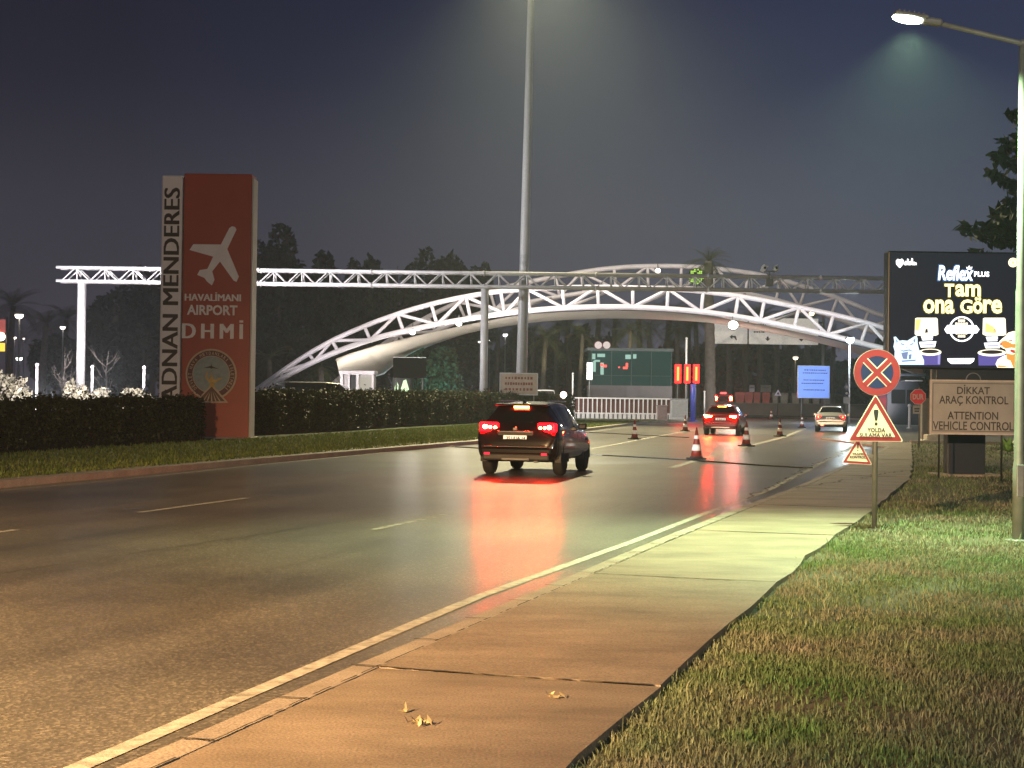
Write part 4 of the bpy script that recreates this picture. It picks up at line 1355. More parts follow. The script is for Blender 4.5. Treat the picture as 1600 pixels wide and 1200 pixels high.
mb = MB(); mb.box((0, 0, .16), (.62, .62, .34), bev=.04); mb.box((.0, 0, .05), (.95, .8, .12), bev=.03); mb.build('base', mat('pale_concrete', (.42, .40, .34), .7), o)
mb = MB(); mb.tube([(0, 0, 7.8), (-.5, 0, 8.0), (-.9, 0, 8.0)], .05, 8); mb.box((-1.1, 0, 7.98), (.5, .2, .1), bev=.03); mb.build('lamp_arm', STEEL, o)
cbn = AT(1446, 660, 66); cbn.z = 0
o = thing('control_cabinet', 'grey electrical cabinet between the stop sign and the lamp column', 'cabinet', cbn)
mb = MB(); mb.box((0, 0, 1.0), (.42, .4, 1.9), bev=.02); cc = mb.build('body', mat('cabinet_grey', (.2, .2, .2), .5), o)
mb = MB(); mb.box((.02, -.205, 1.05), (.34, .012, 1.5)); mb.build('door', mat('cabinet_door_grey', (.16, .16, .165), .5), cc)
mb = MB(); mb.box((0, 0, .04), (.5, .48, .1)); mb.build('base', KERBM, o)
# agave by the board
ab = AT(1576, 700, 47); ab.z = .012
o = thing('agave_plant', 'bright spiky agave plant behind the right leg of the beige board', 'plant', ab)
mb = MB(); rg = random.Random(5)
for k in range(46):
    a = rg.random() * 6.28; el = rg.uniform(.15, 1.1); ln = rg.uniform(.45, .8)
    d = Vector((math.cos(a) * math.cos(el), math.sin(a) * math.cos(el), math.sin(el)))
    sd = Vector((-math.sin(a), math.cos(a), 0))
    p0 = Vector((0, 0, .12)); p1 = p0 + d * ln * .5 + Vector((0, 0, .03)); p2 = p0 + d * ln - Vector((0, 0, .05))
    mb.add([p0 - sd * .04, p0 + sd * .04, p1 + sd * .05, p1 - sd * .05, p2], [(0, 1, 2, 3), (3, 2, 4)])
mb.build('leaves', mat('agave_leaf', (.16, .24, .06), .5, var=.3, island=.3), o, recalc=False)
lamp('agave_fill', 'SPOT', (ab.x - .8, ab.y - 1.6, .35), 45, (.85, 1, .55), o, .08, (ab.x, ab.y, .35), 60, .6)  # added fill light without a fixture, brightens the agave

# ------------------------------------------------------------------ street lamp on the right (lit)
rb = G(1590.5, 846, .012)
rl = thing('street_lamp', 'tall slim street lamp with a lit white head reaching over the pavement', 'street lamp', rb)
L = local(rb, rb.y); zt = L(1597, 66)[1]
mb = MB(); mb.tube([(0, 0, 0), (0, 0, .9), (0, 0, 1.0), (0, 0, zt * .5), (0, 0, zt * .5 + .05), (0, 0, zt)], [.07, .07, .058, .056, .046, .042], 16)
mb.lathe([(.15, 0), (.15, .02), (.075, .03)], 16)
pole = mb.build('pole', POLEM, rl)
mb = MB(); mb.box((0, -.06, .75), (.09, .03, .4), bev=.01); mb.build('hatch', DSTEEL, pole)
a0 = L(1597, 68); a1 = L(1466, 36)
mb = MB(); mb.tube([(0, 0, zt - .02), (-.06, 0, zt), (a1[0], 0, a1[1])], [.042, .034, .030], 12); mb.ball((0, 0, zt - .01), .05, nu=12, nv=8); mb.build('arm', POLEM, rl)
h0 = L(1470, 36); h1 = L(1398, 25)
hc = ((h0[0] + h1[0]) / 2, (h0[1] + h1[1]) / 2)
ang = math.atan2(h1[1] - h0[1], h1[0] - h0[0]) - math.pi
MH = Matrix.Translation((hc[0], 0, hc[1])) @ Matrix.Rotation(-ang, 4, 'Y')
mb = MB(); mb.box((.17, 0, 0), (.26, .14, .085), M=MH, bev=.03); mb.box((-.10, 0, .022), (.42, .25, .05), M=MH, bev=.025)
for k in range(6): mb.box((-.26 + .06 * k, 0, .052), (.012, .2, .03), M=MH)
hd = mb.build('lamp_head', mat('lamp_head_grey', (.17, .17, .155), .45, .2), rl)
mb = MB(); mb.ball((0, 0, 0), 1, sc=(.20, .115, .05), M=MH @ Matrix.Translation((-.12, 0, -.012)))
mb.build('lamp_lens', glow('lamp_lens_white', (.86, 1, .80), 26), hd)
hw = Vector((rb.x + hc[0] - .12, rb.y, rb.z + hc[1] - .12))
# the optic throws a wide fan across the road and a narrow one along it
lo = lamp('street_lamp_beam', 'SPOT', hw, RL_P, (.70, 1, .52), rl, .06, None, 100, .9)
lo.rotation_euler = (R(-8), R(-3), 0)
lo.scale = (1.9, .92, 1)
lamp('street_lamp_spill', 'SPOT', hw, RL_P * .014, (.82, 1, .66), rl, .1, hw + Vector((-.3, 0, -1)), 165, .6)
# ------------------------------------------------------------------ vehicles
def chaikin(p):
    out = [p[0]]
    for a, b in zip(p[:-1], p[1:]):
        out.append(tuple(.75 * a[i] + .25 * b[i] for i in range(2)))
        out.append(tuple(.25 * a[i] + .75 * b[i] for i in range(2)))
    out.append(p[-1])
    return out
def make_car(name, label, cat, rear, heading, S, group=None):
    """rear: ground point under the rear bumper; heading: degrees to the right of straight ahead"""
    st = np.array(S['stations'], float)
    st[:, 0] -= st[0, 0]                       # y = 0 at the rear bumper
    ln = st[-1, 0]
    o = thing(name, label, cat, rear, R(-heading), group)
    ys = np.unique(np.concatenate([np.arange(0, ln, .06), st[:, 0], [ln]]))
    C = {k: np.interp(ys, st[:, 0], st[:, i + 1]) for i, k in enumerate(('zb', 'wb', 'zl', 'wl', 'zt', 'wt'))}
    for k in C:
        v = C[k].copy()
        w = np.convolve(np.pad(v, 2, mode='edge'), np.ones(5) / 5, 'valid')
        m = (ys > .1) & (ys < ln - .1)
        C[k][m] = w[m]
    sec = []
    for i in range(len(ys)):
        zb, wb, zl, wl, zt, wt = [C[k][i] for k in ('zb', 'wb', 'zl', 'wl', 'zt', 'wt')]
        p5z = max(zt - .07, zl + .01)
        p = [(0, zb), (wb * .88, zb), (wb, zb + .10), (max(wb, wl) + .012, (zb + zl) / 2 + .05), (wl + .004, zl - .06), (wl - .02, zl + .01), (wt + .03, p5z - .02), (wt - .04, zt - .01), (wt * .55, zt + .012), (0, zt + .022)]
        sec.append(chaikin(chaikin(p)))
    nv = len(sec[0])
    groups = {'body': MB(), 'side_window': MB(), 'rear_window': MB(), 'windscreen': MB()}
    V = []
    for i, y in enumerate(ys):
        for q in sec[i]: V.append((q[0], y, q[1]))
    F = {k: [] for k in groups}
    r0, r1 = S['rear_glass']; f0, f1 = S['front_glass']
    sw = S['side_glass']
    for i in range(len(ys) - 1):
        for j in range(nv - 1):
            q = [i * nv + j, (i + 1) * nv + j, (i + 1) * nv + j + 1, i * nv + j + 1]
            cx = sum(V[k][0] for k in q) / 4; cy = sum(V[k][1] for k in q) / 4; cz = sum(V[k][2] for k in q) / 4
            zl = np.interp(cy, ys, C['zl']); zt = np.interp(cy, ys, C['zt']); wt = np.interp(cy, ys, C['wt'])
            g_ = 'body'
            if r0 < cy < r1 and cx < wt - .05 and cz > zl + .03: g_ = 'rear_window'
            elif f0 < cy < f1 and cx < wt - .04 and cz > zl + .03: g_ = 'windscreen'
            elif zl + .04 < cz < zt - .10 and cx > wt - .02 and any(a < cy < b for a, b in sw): g_ = 'side_window'
            F[g_].append(q)
    for g_, mb in groups.items():
        for sgn in (1, -1):
            vv = [(p[0] * sgn, p[1], p[2]) for p in V]
            idx = sorted({k for f in F[g_] for k in f}); mp = {k: n for n, k in enumerate(idx)}
            mb.add([vv[k] for k in idx], [tuple(mp[k] for k in (f if sgn > 0 else f[::-1])) for f in F[g_]], 0, True)
    for i, e in ((0, -1), (len(ys) - 1, 1)):
        ring = [(p[0], ys[i], p[1]) for p in sec[i]] + [(-p[0], ys[i], p[1]) for p in sec[i][-2:0:-1]]
        groups['body'].add(ring, [tuple(range(len(ring)))], 0, False)
    paint = S['paint']
    body = groups['body'].build('body', paint, o)
    for g_ in ('side_window', 'rear_window', 'windscreen'):
        if groups[g_].v: build_loose(groups[g_], g_, GLASS, body)
    # wheels
    wr, ww = S.get('wheel', .34), .215
    tw = S['track']
    for y in S['axles']:
        for sgn in (-1, 1):
            wh = MB(); x = sgn * tw
            wh.lathe([(wr * .62, -ww / 2), (wr * .92, -ww / 2), (wr, -ww * .36), (wr, ww * .36), (wr * .92, ww / 2), (wr * .62, ww / 2)], 28, (x, y, wr), axis='x')
            w = wh.build('wheel', RUBBER, o)
            rm = MB(); rm.lathe([(wr * .66, -ww * .40), (wr * .66, ww * .40)], 20, (x, y, wr), axis='x'); 
            for k in range(5):
                a = k * 1.2566
                rm.box((x + sgn * ww * .43, y + wr * .36 * math.cos(a), wr + wr * .36 * math.sin(a)), (.03, .09, .09), bev=.01)
            rm.build('rim', mat('alloy_rim', (.22, .22, .23), .35, .8), w)
            ar = MB(); ar.ring((y, wr), wr * 1.26, wr * 1.06, 0, 1, 0, 22, None, R(-8), R(188))
            # ring lies in XZ of the builder: turn it so that it runs round the wheel in the YZ plane
            ar.v = [((tw + ww * .38 + .03 * (1 - p[1])) * sgn - sgn * .10 * p[1], p[0], p[2]) for p in ar.v]
            ar.build('wheel_arch_trim', S.get('trim', DARK), body)
    for q in S.get('extra', []): q(o, body)
    return o
def box_part(name, c, size, m, bev=.015, rz=0.0, ry=0.0, rx=0.0):
    def f(o, body):
        M = Matrix.Translation(c) @ Matrix.Rotation(R(rz), 4, 'Z') @ Matrix.Rotation(R(ry), 4, 'Y') @ Matrix.Rotation(R(rx), 4, 'X')
        mb = MB(); mb.box((0, 0, 0), size, M=M, bev=bev); return mb.build(name, m, o)
    return f
LENS_ON = mat('tail_lens_lit', (.30, .01, .015), .15, var=.1, emit=(1.0, .0008, .002), es=TAIL_LENS)
BULB_ON = glow('brake_bulb_lit', (1.0, .022, .005), TAIL_BULB)
LENS_DIM = mat('tail_lens_red', (.22, .01, .012), .2, var=.1, emit=(.8, .02, .03), es=.5)
PLATE = mat('number_plate_white', (.70, .70, .66), .4, var=.03, emit=(.9, .88, .75), es=PLATE_E)
def tail_light(c, size, rz, bulbs, lens=None, bulb=None):
    def f(o, body):
        for sgn in (-1, 1):
            M = Matrix.Translation((c[0] * sgn, c[1], c[2])) @ Matrix.Rotation(R(rz * sgn), 4, 'Z')
            mb = MB(); mb.box((0, 0, 0), size, M=M, bev=.03); t = mb.build('tail_light', lens or LENS_ON, o)
            mb = MB()
            for bx, bz, br in bulbs:
                mb.ball((bx * sgn, -size[1] / 2 - .003, bz), br, nu=12, nv=8, sc=(1, .35, .85), M=M)
            if bulbs: mb.build('bulb', bulb or BULB_ON, t)
    return f
def beam(y, x, z, power, col=(.86, .93, 1)):
    def f(o, body):
        for sg in (-1, 1):
            mb = MB(); mb.box((sg * x, y, z), (.34, .22, .15), bev=.05); hl = mb.build('headlight', mat('headlight_glass', (.4, .4, .42), .1), o)
            mb = MB(); mb.box((sg * x, y + .115, z), (.26, .02, .09), bev=.008); mb.build('lens', glow('headlight_lens_lit', (.9, .95, 1), 8), hl)
        d = bpy.data.lights.new('headlight_beam', 'SPOT'); d.energy = power; d.color = col; d.spot_size = R(70); d.spot_blend = .9; d.shadow_soft_size = .15
        l = bpy.data.objects.new('headlight_beam', d); COL.objects.link(l); l.parent = o
        l.location = (0, y + .4, z); l.rotation_euler = (R(84), 0, 0); l.scale = (1, .45, 1)
    return f
def plate(c, w, text, h=.115, z=None):
    def f(o, body):
        mb = MB(); mb.box(c, (w + .03, .02, h + .03)); a = mb.build('number_plate', DARK, o)
        mb = MB(); mb.box((c[0], c[1] - .012, c[2]), (w, .01, h)); b = mb.build('plate_face', PLATE, a)
        mb = MB(); mb.text(text, (c[0] + .02, c[2]), w * .82, h * .62, c[1] - .021, .004, bold=.03); mb.box((c[0] - w / 2 + .02, c[1] - .019, c[2]), (.035, .004, h)) if False else None
        mb.build('lettering', BLACK, a)
    return f
def mirrors(y, x, z, m):
    def f(o, body):
        for s in (-1, 1):
            mb = MB(); mb.box((s * (x + .10), y, z), (.20, .09, .15), bev=.035); mb.box((s * (x + .01), y + .02, z - .05), (.1, .04, .04), bev=.01); mb.build('wing_mirror', m, o)
    return f
SUVP = mat('suv_dark_paint', (.007, .006, .006), .20, .0, var=.08, coat=.8)
SUV = dict(stations=[(0, .50, .66, .66, .80, .70, .66), (.05, .40, .80, .80, .86, .86, .76), (.10, .36, .87, .98, .885, 1.02, .80), (.20, .35, .90, 1.05, .895, 1.12, .75), (.34, .34, .905, 1.08, .895, 1.34, .665), (.48, .33, .91, 1.085, .895, 1.50, .61), (.66, .32, .91, 1.08, .895, 1.565, .59),
                     (1.5, .30, .91, 1.04, .90, 1.615, .61), (2.3, .30, .91, 1.0, .89, 1.59, .61), (2.75, .30, .91, .98, .885, 1.43, .63), (3.25, .30, .91, .965, .87, 1.11, .69), (3.42, .31, .91, .95, .86, 1.0, .72), (3.9, .34, .89, .87, .80, .91, .62), (4.13, .42, .80, .74, .72, .76, .5), (4.18, .48, .70, .62, .66, .66, .45)],
           rear_glass=(.20, .60), front_glass=(2.52, 3.30), side_glass=[(.62, 1.02), (1.09, 1.85), (1.93, 2.75)], paint=SUVP, axles=(.84, 3.36), track=.80, wheel=.35,
           extra=[tail_light((.655, .15, 1.06), (.42, .15, .20), -16, [(.09, .01, .055), (-.02, .0, .035), (-.13, -.01, .038)]),
                  box_part('brake_light', (.0, .455, 1.50), (.34, .05, .045), glow('brake_bar_lit', (1.0, .02, .004), TAIL_BULB * .5), .01),
                  box_part('spoiler', (0, .52, 1.555), (1.20, .30, .045), SUVP, .02, rx=4),
                  plate((-.04, .045, .83), .52, '35 UUA 14'),
                  box_part('plate_recess', (-.04, .085, .84), (.80, .06, .24), DARK, .02),
                  box_part('garnish', (-.04, .06, .965), (.80, .05, .05), CHROME, .015),
                  box_part('badge', (-.04, .035, 1.03), (.10, .03, .075), CHROME, .02),
                  box_part('bumper', (0, -.005, .55), (1.60, .18, .17), SUVP, .05),
                  box_part('bumper_sill', (0, -.05, .645), (1.42, .09, .022), CHROME, .008),
                  box_part('lower_bumper', (0, .02, .42), (1.50, .22, .16), DARK, .04),
                  box_part('skid_plate', (0, -.06, .375), (.62, .12, .06), DSTEEL, .02),
                  box_part('exhaust_pipe', (.46, .0, .33), (.10, .2, .055), CHROME, .02),
                  box_part('rear_axle', (0, .86, .34), (1.4, .14, .12), DARK, .03),
                  box_part('rear_wiper', (.06, .22, 1.14), (.50, .02, .02), BLACK, .004, ry=-8),
                  mirrors(2.52, .87, 1.06, SUVP),
                  lambda o, b: [box_part('reflector', (s * .64, -.09, .49), (.13, .02, .05), mat('reflector_red_lit', (.4, .01, .02), .2, emit=(1, .02, .06), es=1.6), .012)(o, b) for s in (-1, 1)],
                  lambda o, b: [box_part('roof_rail', (s * .55, 1.6, 1.635), (.035, 1.9, .035), CHROME, .012)(o, b) for s in (-1, 1)],
                  lambda o, b: [box_part('door_handle', (s * .905, yy, .93), (.03, .17, .03), CHROME, .01)(o, b) for s in (-1, 1) for yy in (1.15, 2.05)],
                  beam(4.0, .62, .76, 4200), box_part('antenna_fin', (0, .75, 1.62), (.05, .18, .07), SUVP, .02)])
p = G(806, 744)
make_car('suv', 'black suv braking with bright red tail lights, nearest vehicle on the road', 'car', (p.x, p.y, 0), 14, SUV)

REDGLOW = mat('dark_paint_red_glow', (.16, .008, .016), .25, .1, var=.08, coat=.7)  # red in the paint stands in for tail light glow on a dark body
HATCH = dict(stations=[(0, .48, .66, .62, .80, .66, .66), (.05, .38, .80, .78, .86, .82, .76), (.10, .34, .86, .92, .88, .96, .80), (.22, .33, .88, 1.0, .885, 1.06, .76), (.55, .32, .885, 1.02, .885, 1.38, .62), (.75, .31, .885, 1.02, .885, 1.44, .60),
                       (1.6, .29, .885, .98, .88, 1.49, .61), (2.4, .29, .885, .95, .875, 1.46, .61), (2.85, .29, .885, .93, .87, 1.31, .63), (3.4, .29, .885, .91, .86, 1.02, .68), (3.55, .30, .885, .90, .85, .95, .70), (4.1, .33, .87, .82, .78, .86, .6), (4.35, .42, .78, .7, .7, .72, .5), (4.4, .48, .7, .6, .64, .64, .45)],
             rear_glass=(.24, .68), front_glass=(2.62, 3.44), side_glass=[(.75, 1.05), (1.12, 1.9), (1.98, 2.85)], paint=REDGLOW, axles=(.84, 3.45), track=.78, wheel=.32,
             extra=[tail_light((.60, .13, .93), (.46, .13, .13), -14, [(.12, .0, .07), (.0, .0, .06), (-.12, -.01, .05)], None, glow('brake_bulb_strong', (1.0, .022, .005), TAIL_BULB * 2.5)),
                    box_part('brake_light', (0, .60, 1.40), (.42, .05, .05), glow('brake_bar_amber', (1.0, .05, .004), TAIL_BULB * .3), .012),
                    box_part('spoiler', (0, .62, 1.445), (1.1, .26, .04), REDGLOW, .015),
                    plate((0, .04, .80), .50, '35 BUA 27'),
                    box_part('bumper', (0, -.005, .52), (1.56, .16, .18), REDGLOW, .05),
                    box_part('lower_bumper', (0, .02, .39), (1.46, .2, .14), DARK, .04),
                    box_part('bumper_sill', (0, -.07, .40), (.9, .03, .06), mat('lit_sill_pale', (.7, .6, .5), .2, .6), .01),
                    mirrors(2.62, .85, 1.0, REDGLOW), beam(4.2, .62, .72, 1500)])
p = G(1125.5, 680.5)
make_car('hatchback', 'dark car braking between the traffic cones, red glow put into its paint', 'car', (p.x, p.y, 0), 15, HATCH)

SILV = mat('silver_paint', (.52, .52, .53), .30, .5, var=.06, coat=.6)
SEDAN = dict(stations=[(0, .46, .66, .66, .80, .70, .66), (.05, .36, .80, .84, .85, .90, .74), (.12, .32, .86, .95, .87, 1.0, .74), (.50, .30, .875, .98, .875, 1.06, .72), (.62, .30, .875, .98, .875, 1.10, .68), (1.15, .29, .875, .96, .87, 1.40, .56), (1.5, .29, .875, .95, .87, 1.45, .57),
                       (2.0, .28, .875, .93, .87, 1.47, .58), (2.6, .28, .875, .91, .865, 1.43, .59), (2.95, .28, .875, .90, .86, 1.30, .61), (3.5, .28, .875, .88, .85, 1.02, .66), (3.65, .29, .875, .87, .84, .93, .68), (4.2, .32, .86, .80, .77, .84, .6), (4.5, .42, .76, .68, .7, .7, .5), (4.55, .48, .7, .6, .64, .62, .45)],
             rear_glass=(.62, 1.22), front_glass=(2.72, 3.56), side_glass=[(1.2, 1.45), (1.5, 2.2), (2.28, 2.95)], paint=SILV, axles=(.95, 3.55), track=.77, wheel=.315,
             extra=[tail_light((.62, .10, .86), (.36, .13, .16), -16, [(.08, .0, .05)], None, glow('tail_bulb_soft', (1, .25, .08), 7)),
                    plate((0, .03, .80), .50, '35 AB 412'),
                    box_part('bumper', (0, -.005, .52), (1.52, .15, .22), SILV, .05),
                    box_part('lower_bumper', (0, .03, .36), (1.42, .18, .12), DARK, .04),
                    mirrors(2.72, .84, .98, SILV), beam(4.38, .62, .68, 1500),
                    lambda o, b: box_part('fog_lamp', (-.46, -.085, .42), (.16, .03, .10), glow('fog_lamp_red', (1, .05, .02), 22), .02)(o, b)])
p = G(1297.5, 675.5)
make_car('sedan', 'silver sedan near the white barrier kerb with one bright low red lamp', 'car', (p.x, p.y, 0), 14, SEDAN)

WVAN = mat('white_van_paint', (.60, .60, .58), .35, var=.05, coat=.4)
DVAN = mat('dark_van_paint', (.03, .028, .03), .3, .1, var=.1, coat=.4)
def van_spec(paint, extra):
    return dict(stations=[(0, .5, .8, 1.1, .86, 1.2, .84), (.06, .40, .9, 1.2, .92, 1.6, .84), (.14, .36, .93, 1.25, .94, 2.30, .78), (.4, .34, .94, 1.25, .94, 2.44, .78), (2.5, .32, .94, 1.22, .94, 2.46, .80), (3.4, .32, .94, 1.2, .93, 2.40, .78), (3.8, .32, .94, 1.18, .92, 2.05, .80), (4.2, .32, .94, 1.15, .90, 1.40, .84), (4.4, .33, .93, 1.1, .88, 1.18, .82), (4.9, .36, .90, .95, .84, 1.0, .74), (5.05, .46, .8, .8, .74, .82, .6)],
                rear_glass=(.08, .16), front_glass=(3.5, 4.3), side_glass=[(2.6, 3.3)], paint=paint, axles=(.95, 4.1), track=.82, wheel=.35, extra=extra)
p = AT(1130, 640, 138)
make_car('van', 'dark van with red tail lights ahead of the braking hatchback', 'van', (p.x, 138, 0), 8, van_spec(DVAN, [
    tail_light((.72, .04, 1.95), (.26, .14, .55), 0, [(.0, .05, .13), (.0, -.12, .11)]),
    box_part('brake_light', (0, .06, 2.46), (.6, .1, .16), glow('van_brake_bar', (1, .04, .04), 6), .03),
    plate((0, .02, .9), .5, '35 VA 806'), box_part('bumper', (0, -.03, .48), (1.8, .16, .2), DARK, .04)]))
p = AT(850, 640, 123)
HEADL = glow('headlamp_lens', (.9, .95, 1), 7)
def headlights(z, y, m):
    def f(o, b):
        for s in (-1, 1):
            mb = MB(); mb.box((s * .66, y, z), (.34, .12, .20), bev=.04); mb.build('headlight', m, o)
    return f
make_car('van', 'white van facing the road behind the hedge, left of the dark bush', 'van', (p.x, 123, 0), 180, van_spec(WVAN, [
    headlights(.86, 5.0, mat('headlamp_off', (.5, .5, .5), .1)), plate((0, -.02, .5), .5, '35 K 7190'), box_part('grille', (0, 5.0, .7), (.9, .06, .16), DARK, .02)]))
p = AT(418, 640, 79)
make_car('van', 'dark van parked behind the hedge at the foot of the arch', 'van', (p.x + .8, 77, 0), 60, van_spec(DVAN, [plate((0, -.02, .9), .5, '35 PH 33')]))

# ------------------------------------------------------------------ traffic cones
CONEM = mat('cone_orange', (.17, .022, .012), .5, var=.2, scale=8)
CONEW = mat('cone_reflective_band', (.75, .74, .70), .35, var=.08, scale=12)
def make_cone():
    o = thing('traffic_cone', 'x', 'traffic cone', (0, 0, 0), 0, 'traffic cones marking the checkpoint lane')
    mb = MB(); mb.box((0, 0, .03), (.48, .48, .05), bev=.02); mb.lathe([(.20, .05), (.18, .09)], 24); mb.build('base', RUBBER, o)
    def r(z): return .165 - (.165 - .026) * (z - .06) / .84
    mb = MB(); mb.lathe([(r(.06), .06), (r(.3), .3), (r(.6), .6), (r(.9), .9), (.018, .905)], 24); b = mb.build('body', CONEM, o)
    for z0, z1 in ((.26, .44), (.60, .71)):
        mb = MB(); mb.lathe([(r(z0) + .004, z0), (r(z1) + .004, z1)], 24); mb.build('reflective_band', CONEW, b)
    mb = MB(); mb.ball((0, 0, .915), .03, nu=10, nv=6); mb.build('tip', CONEM, b)
    return o
cone0 = None
for px, py, lab, sc, rz in [(1088, 719.5, 'nearest and largest traffic cone, standing on the cable ramp', .97, 12), (991.5, 686.5, 'leftmost traffic cone, standing alone on the open lane', .90, 40),
                            (1166, 697.5, 'traffic cone beside the right rear corner of the braking hatchback', 1.0, 25), (1070.5, 674, 'traffic cone just left of the braking hatchback', .95, 8),
                            (1218.5, 682, 'traffic cone midway between the braking hatchback and the silver sedan', .95, 33), (1253, 668.5, 'small traffic cone just left of the silver sedan', .95, 5), (1205, 655.5, 'farthest traffic cone, by the kerb beyond the braking hatchback', 1.1, 0)]:
    p = G(px, py)
    if cone0 is None: cone0 = make_cone(); c = cone0
    else: c = copy_tree(cone0)
    c.location = (p.x, p.y, .0 if px != 1088 else .028); c.rotation_euler = (0, 0, R(rz)); c.scale = (sc,) * 3
    c['label'] = lab

# ------------------------------------------------------------------ island: white fence, cabinets, signal posts
FY = 115.0
fa = AT(897, 640, FY); fb = AT(1048, 640, FY)
fz = AT(970, 622.5, FY).z; fm = AT(970, 646, FY).z; fl = .15
o = thing('white_fence', 'white railing with upright bars on the island beside the gate', 'fence', (fa.x, FY, .14))
W_ = fb.x - fa.x
mb = MB(); mb.box((W_ / 2, 0, fz - .14), (W_, .07, .10)); mb.box((W_ / 2, 0, fm - .14), (W_, .07, .09)); mb.build('rail', WHITE, o)
n = 21
for k in range(n + 1):
    mb = MB(); mb.box((W_ * k / n, -.002, (fz - .14) / 2), (.085, .05, fz - .14)); mb.build('bar', WHITE, o)
mb = MB()
for k in range(n * 2): mb.box((W_ * (k + .5) / n / 2, .0, (fm - .14) / 2), (.06, .04, fm - .14))
tag(mb.build('picket', WHITE, o))
MAROON = mat('maroon_panel', (.10, .035, .030), .6)
mb = MB()
for k in range(n): mb.box((W_ * (k + .5) / n, .08, (fz + fm) / 2 - .14), (W_ / n * .62, .02, (fz - fm) * .9))
mb.build('infill_panel', MAROON, o)
def cabinet(name, label, cat, x0, x1, y0, y1, Y, m, dep=.6):
    a = AT(x0, y1, Y); b = AT(x1, y0, Y)
    o = thing(name, label, cat, ((a.x + b.x) / 2, Y, max(0, a.z - .02) if a.z > .4 else .13))
    h = b.z - o.location.z; w = b.x - a.x
    mb = MB(); mb.box((0, dep / 2, h / 2), (w, dep, h), bev=.04); bd = mb.build('body', m, o)
    mb = MB(); mb.box((0, -.008, h * .52), (w * .86, .016, h * .78)); mb.box((w * .3, -.02, h * .5), (.04, .02, .14)); mb.build('door', mat(name + '_door', tuple(c * .85 for c in m.node_tree.nodes['Color Ramp'].color_ramp.elements[0].color[:3]), .5), bd)
    mb = MB(); mb.box((0, dep / 2, h + .02), (w + .08, dep + .08, .05), bev=.01); mb.build('lid', m, bd)
    return o
cabinet('barrier_machine', 'pale grey cabinet at the right end of the white railing', 'cabinet', 1048, 1075, 624, 655, 114, mat('cabinet_pale', (.45, .46, .47), .5))
cabinet('ticket_machine', 'small pinkish cabinet in front of the white railing', 'cabinet', 1027, 1043, 634, 660, 108, mat('cabinet_pink', (.40, .30, .30), .5), .4)
# three red lane signals on posts
for px, lab in ((1058.5, 'left red lit lane signal of the row of three'), (1073, 'middle red lit lane signal, below a thin white mast'), (1087, 'right red lit lane signal, above the blue post')):
    p = AT(px, 640, 116); p.z = .12
    zc_ = AT(px, 584, 116).z - .12
    o = thing('lane_signal', lab, 'lane signal', p, 0, 'red lane signals')
    mb = MB(); mb.tube([(0, .12, 0), (0, .12, zc_ + .6)], .05, 8); mb.build('post', DSTEEL, o)
    mb = MB(); mb.box((0, 0, zc_), (.5, .16, 1.55), bev=.05); hs = mb.build('housing', DARK, o)
    mb = MB(); mb.box((0, -.09, zc_), (.48, .04, 1.5), bev=.08); mb.build('lamp_panel', glow('red_signal_edge', (1, .004, .004), 14), hs)
    mb = MB(); mb.box((0, -.115, zc_), (.17, .03, 1.12), bev=.05); mb.build('lamp_core', glow('red_signal_core', (1, .10, .012), 10), hs)
def post(name, label, cat, px, y0, y1, Y, r, m, cap=True, group=None):
    a = AT(px, y1, Y); b = AT(px, y0, Y)
    o = thing(name, label, cat, (a.x, Y, 0 if Y > 60 else .11), 0, group)
    mb = MB(); mb.tube([(0, 0, 0), (0, 0, b.z - o.location.z)], r, 10); mb.build('shaft', m, o)
    mb = MB()
    if cap: mb.ball((0, 0, b.z - o.location.z), r * 1.5, nu=10, nv=6)
    mb.tube([(0, 0, 0), (0, 0, .06)], r * 2.2, 10)
    mb.build('cap', m, o)
    return o
post('mast', 'thin white mast rising above the middle red signal', 'mast', 1071.5, 529, 640, 116.6, .07, WHITE)
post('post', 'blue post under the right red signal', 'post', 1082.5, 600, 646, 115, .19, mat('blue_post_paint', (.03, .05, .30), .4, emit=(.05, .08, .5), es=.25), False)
post('post', 'thin white post left of the braking hatchback roof', 'post', 1100.5, 612, 652, 118, .055, WHITE)
post('post', 'slim white post between the dark bush and the lit white light box', 'post', 894.5, 584, 640, 120, .07, WHITE)
post('post', 'white post at the dark guard booth on the right', 'post', 1421, 634, 660, 96, .09, WHITE)
# white light box
p = AT(920.5, 640, 119); p.z = 0
o = thing('light_box', 'small upright lit white light box left of the teal glass building', 'light box', p)
zc_ = AT(920, 580, 119).z
mb = MB(); mb.tube([(0, 0, 0), (0, 0, zc_ - .6)], .06, 8); mb.build('post', DSTEEL, o)
mb = MB(); mb.box((0, 0, zc_), (.52, .22, 1.5), bev=.06); hs = mb.build('case', WHITE, o)
mb = MB(); mb.box((0, -.115, zc_), (.44, .02, 1.4), bev=.008); mb.build('lit_face', glow('light_box_face', (1, .97, .92), 3.0), hs)

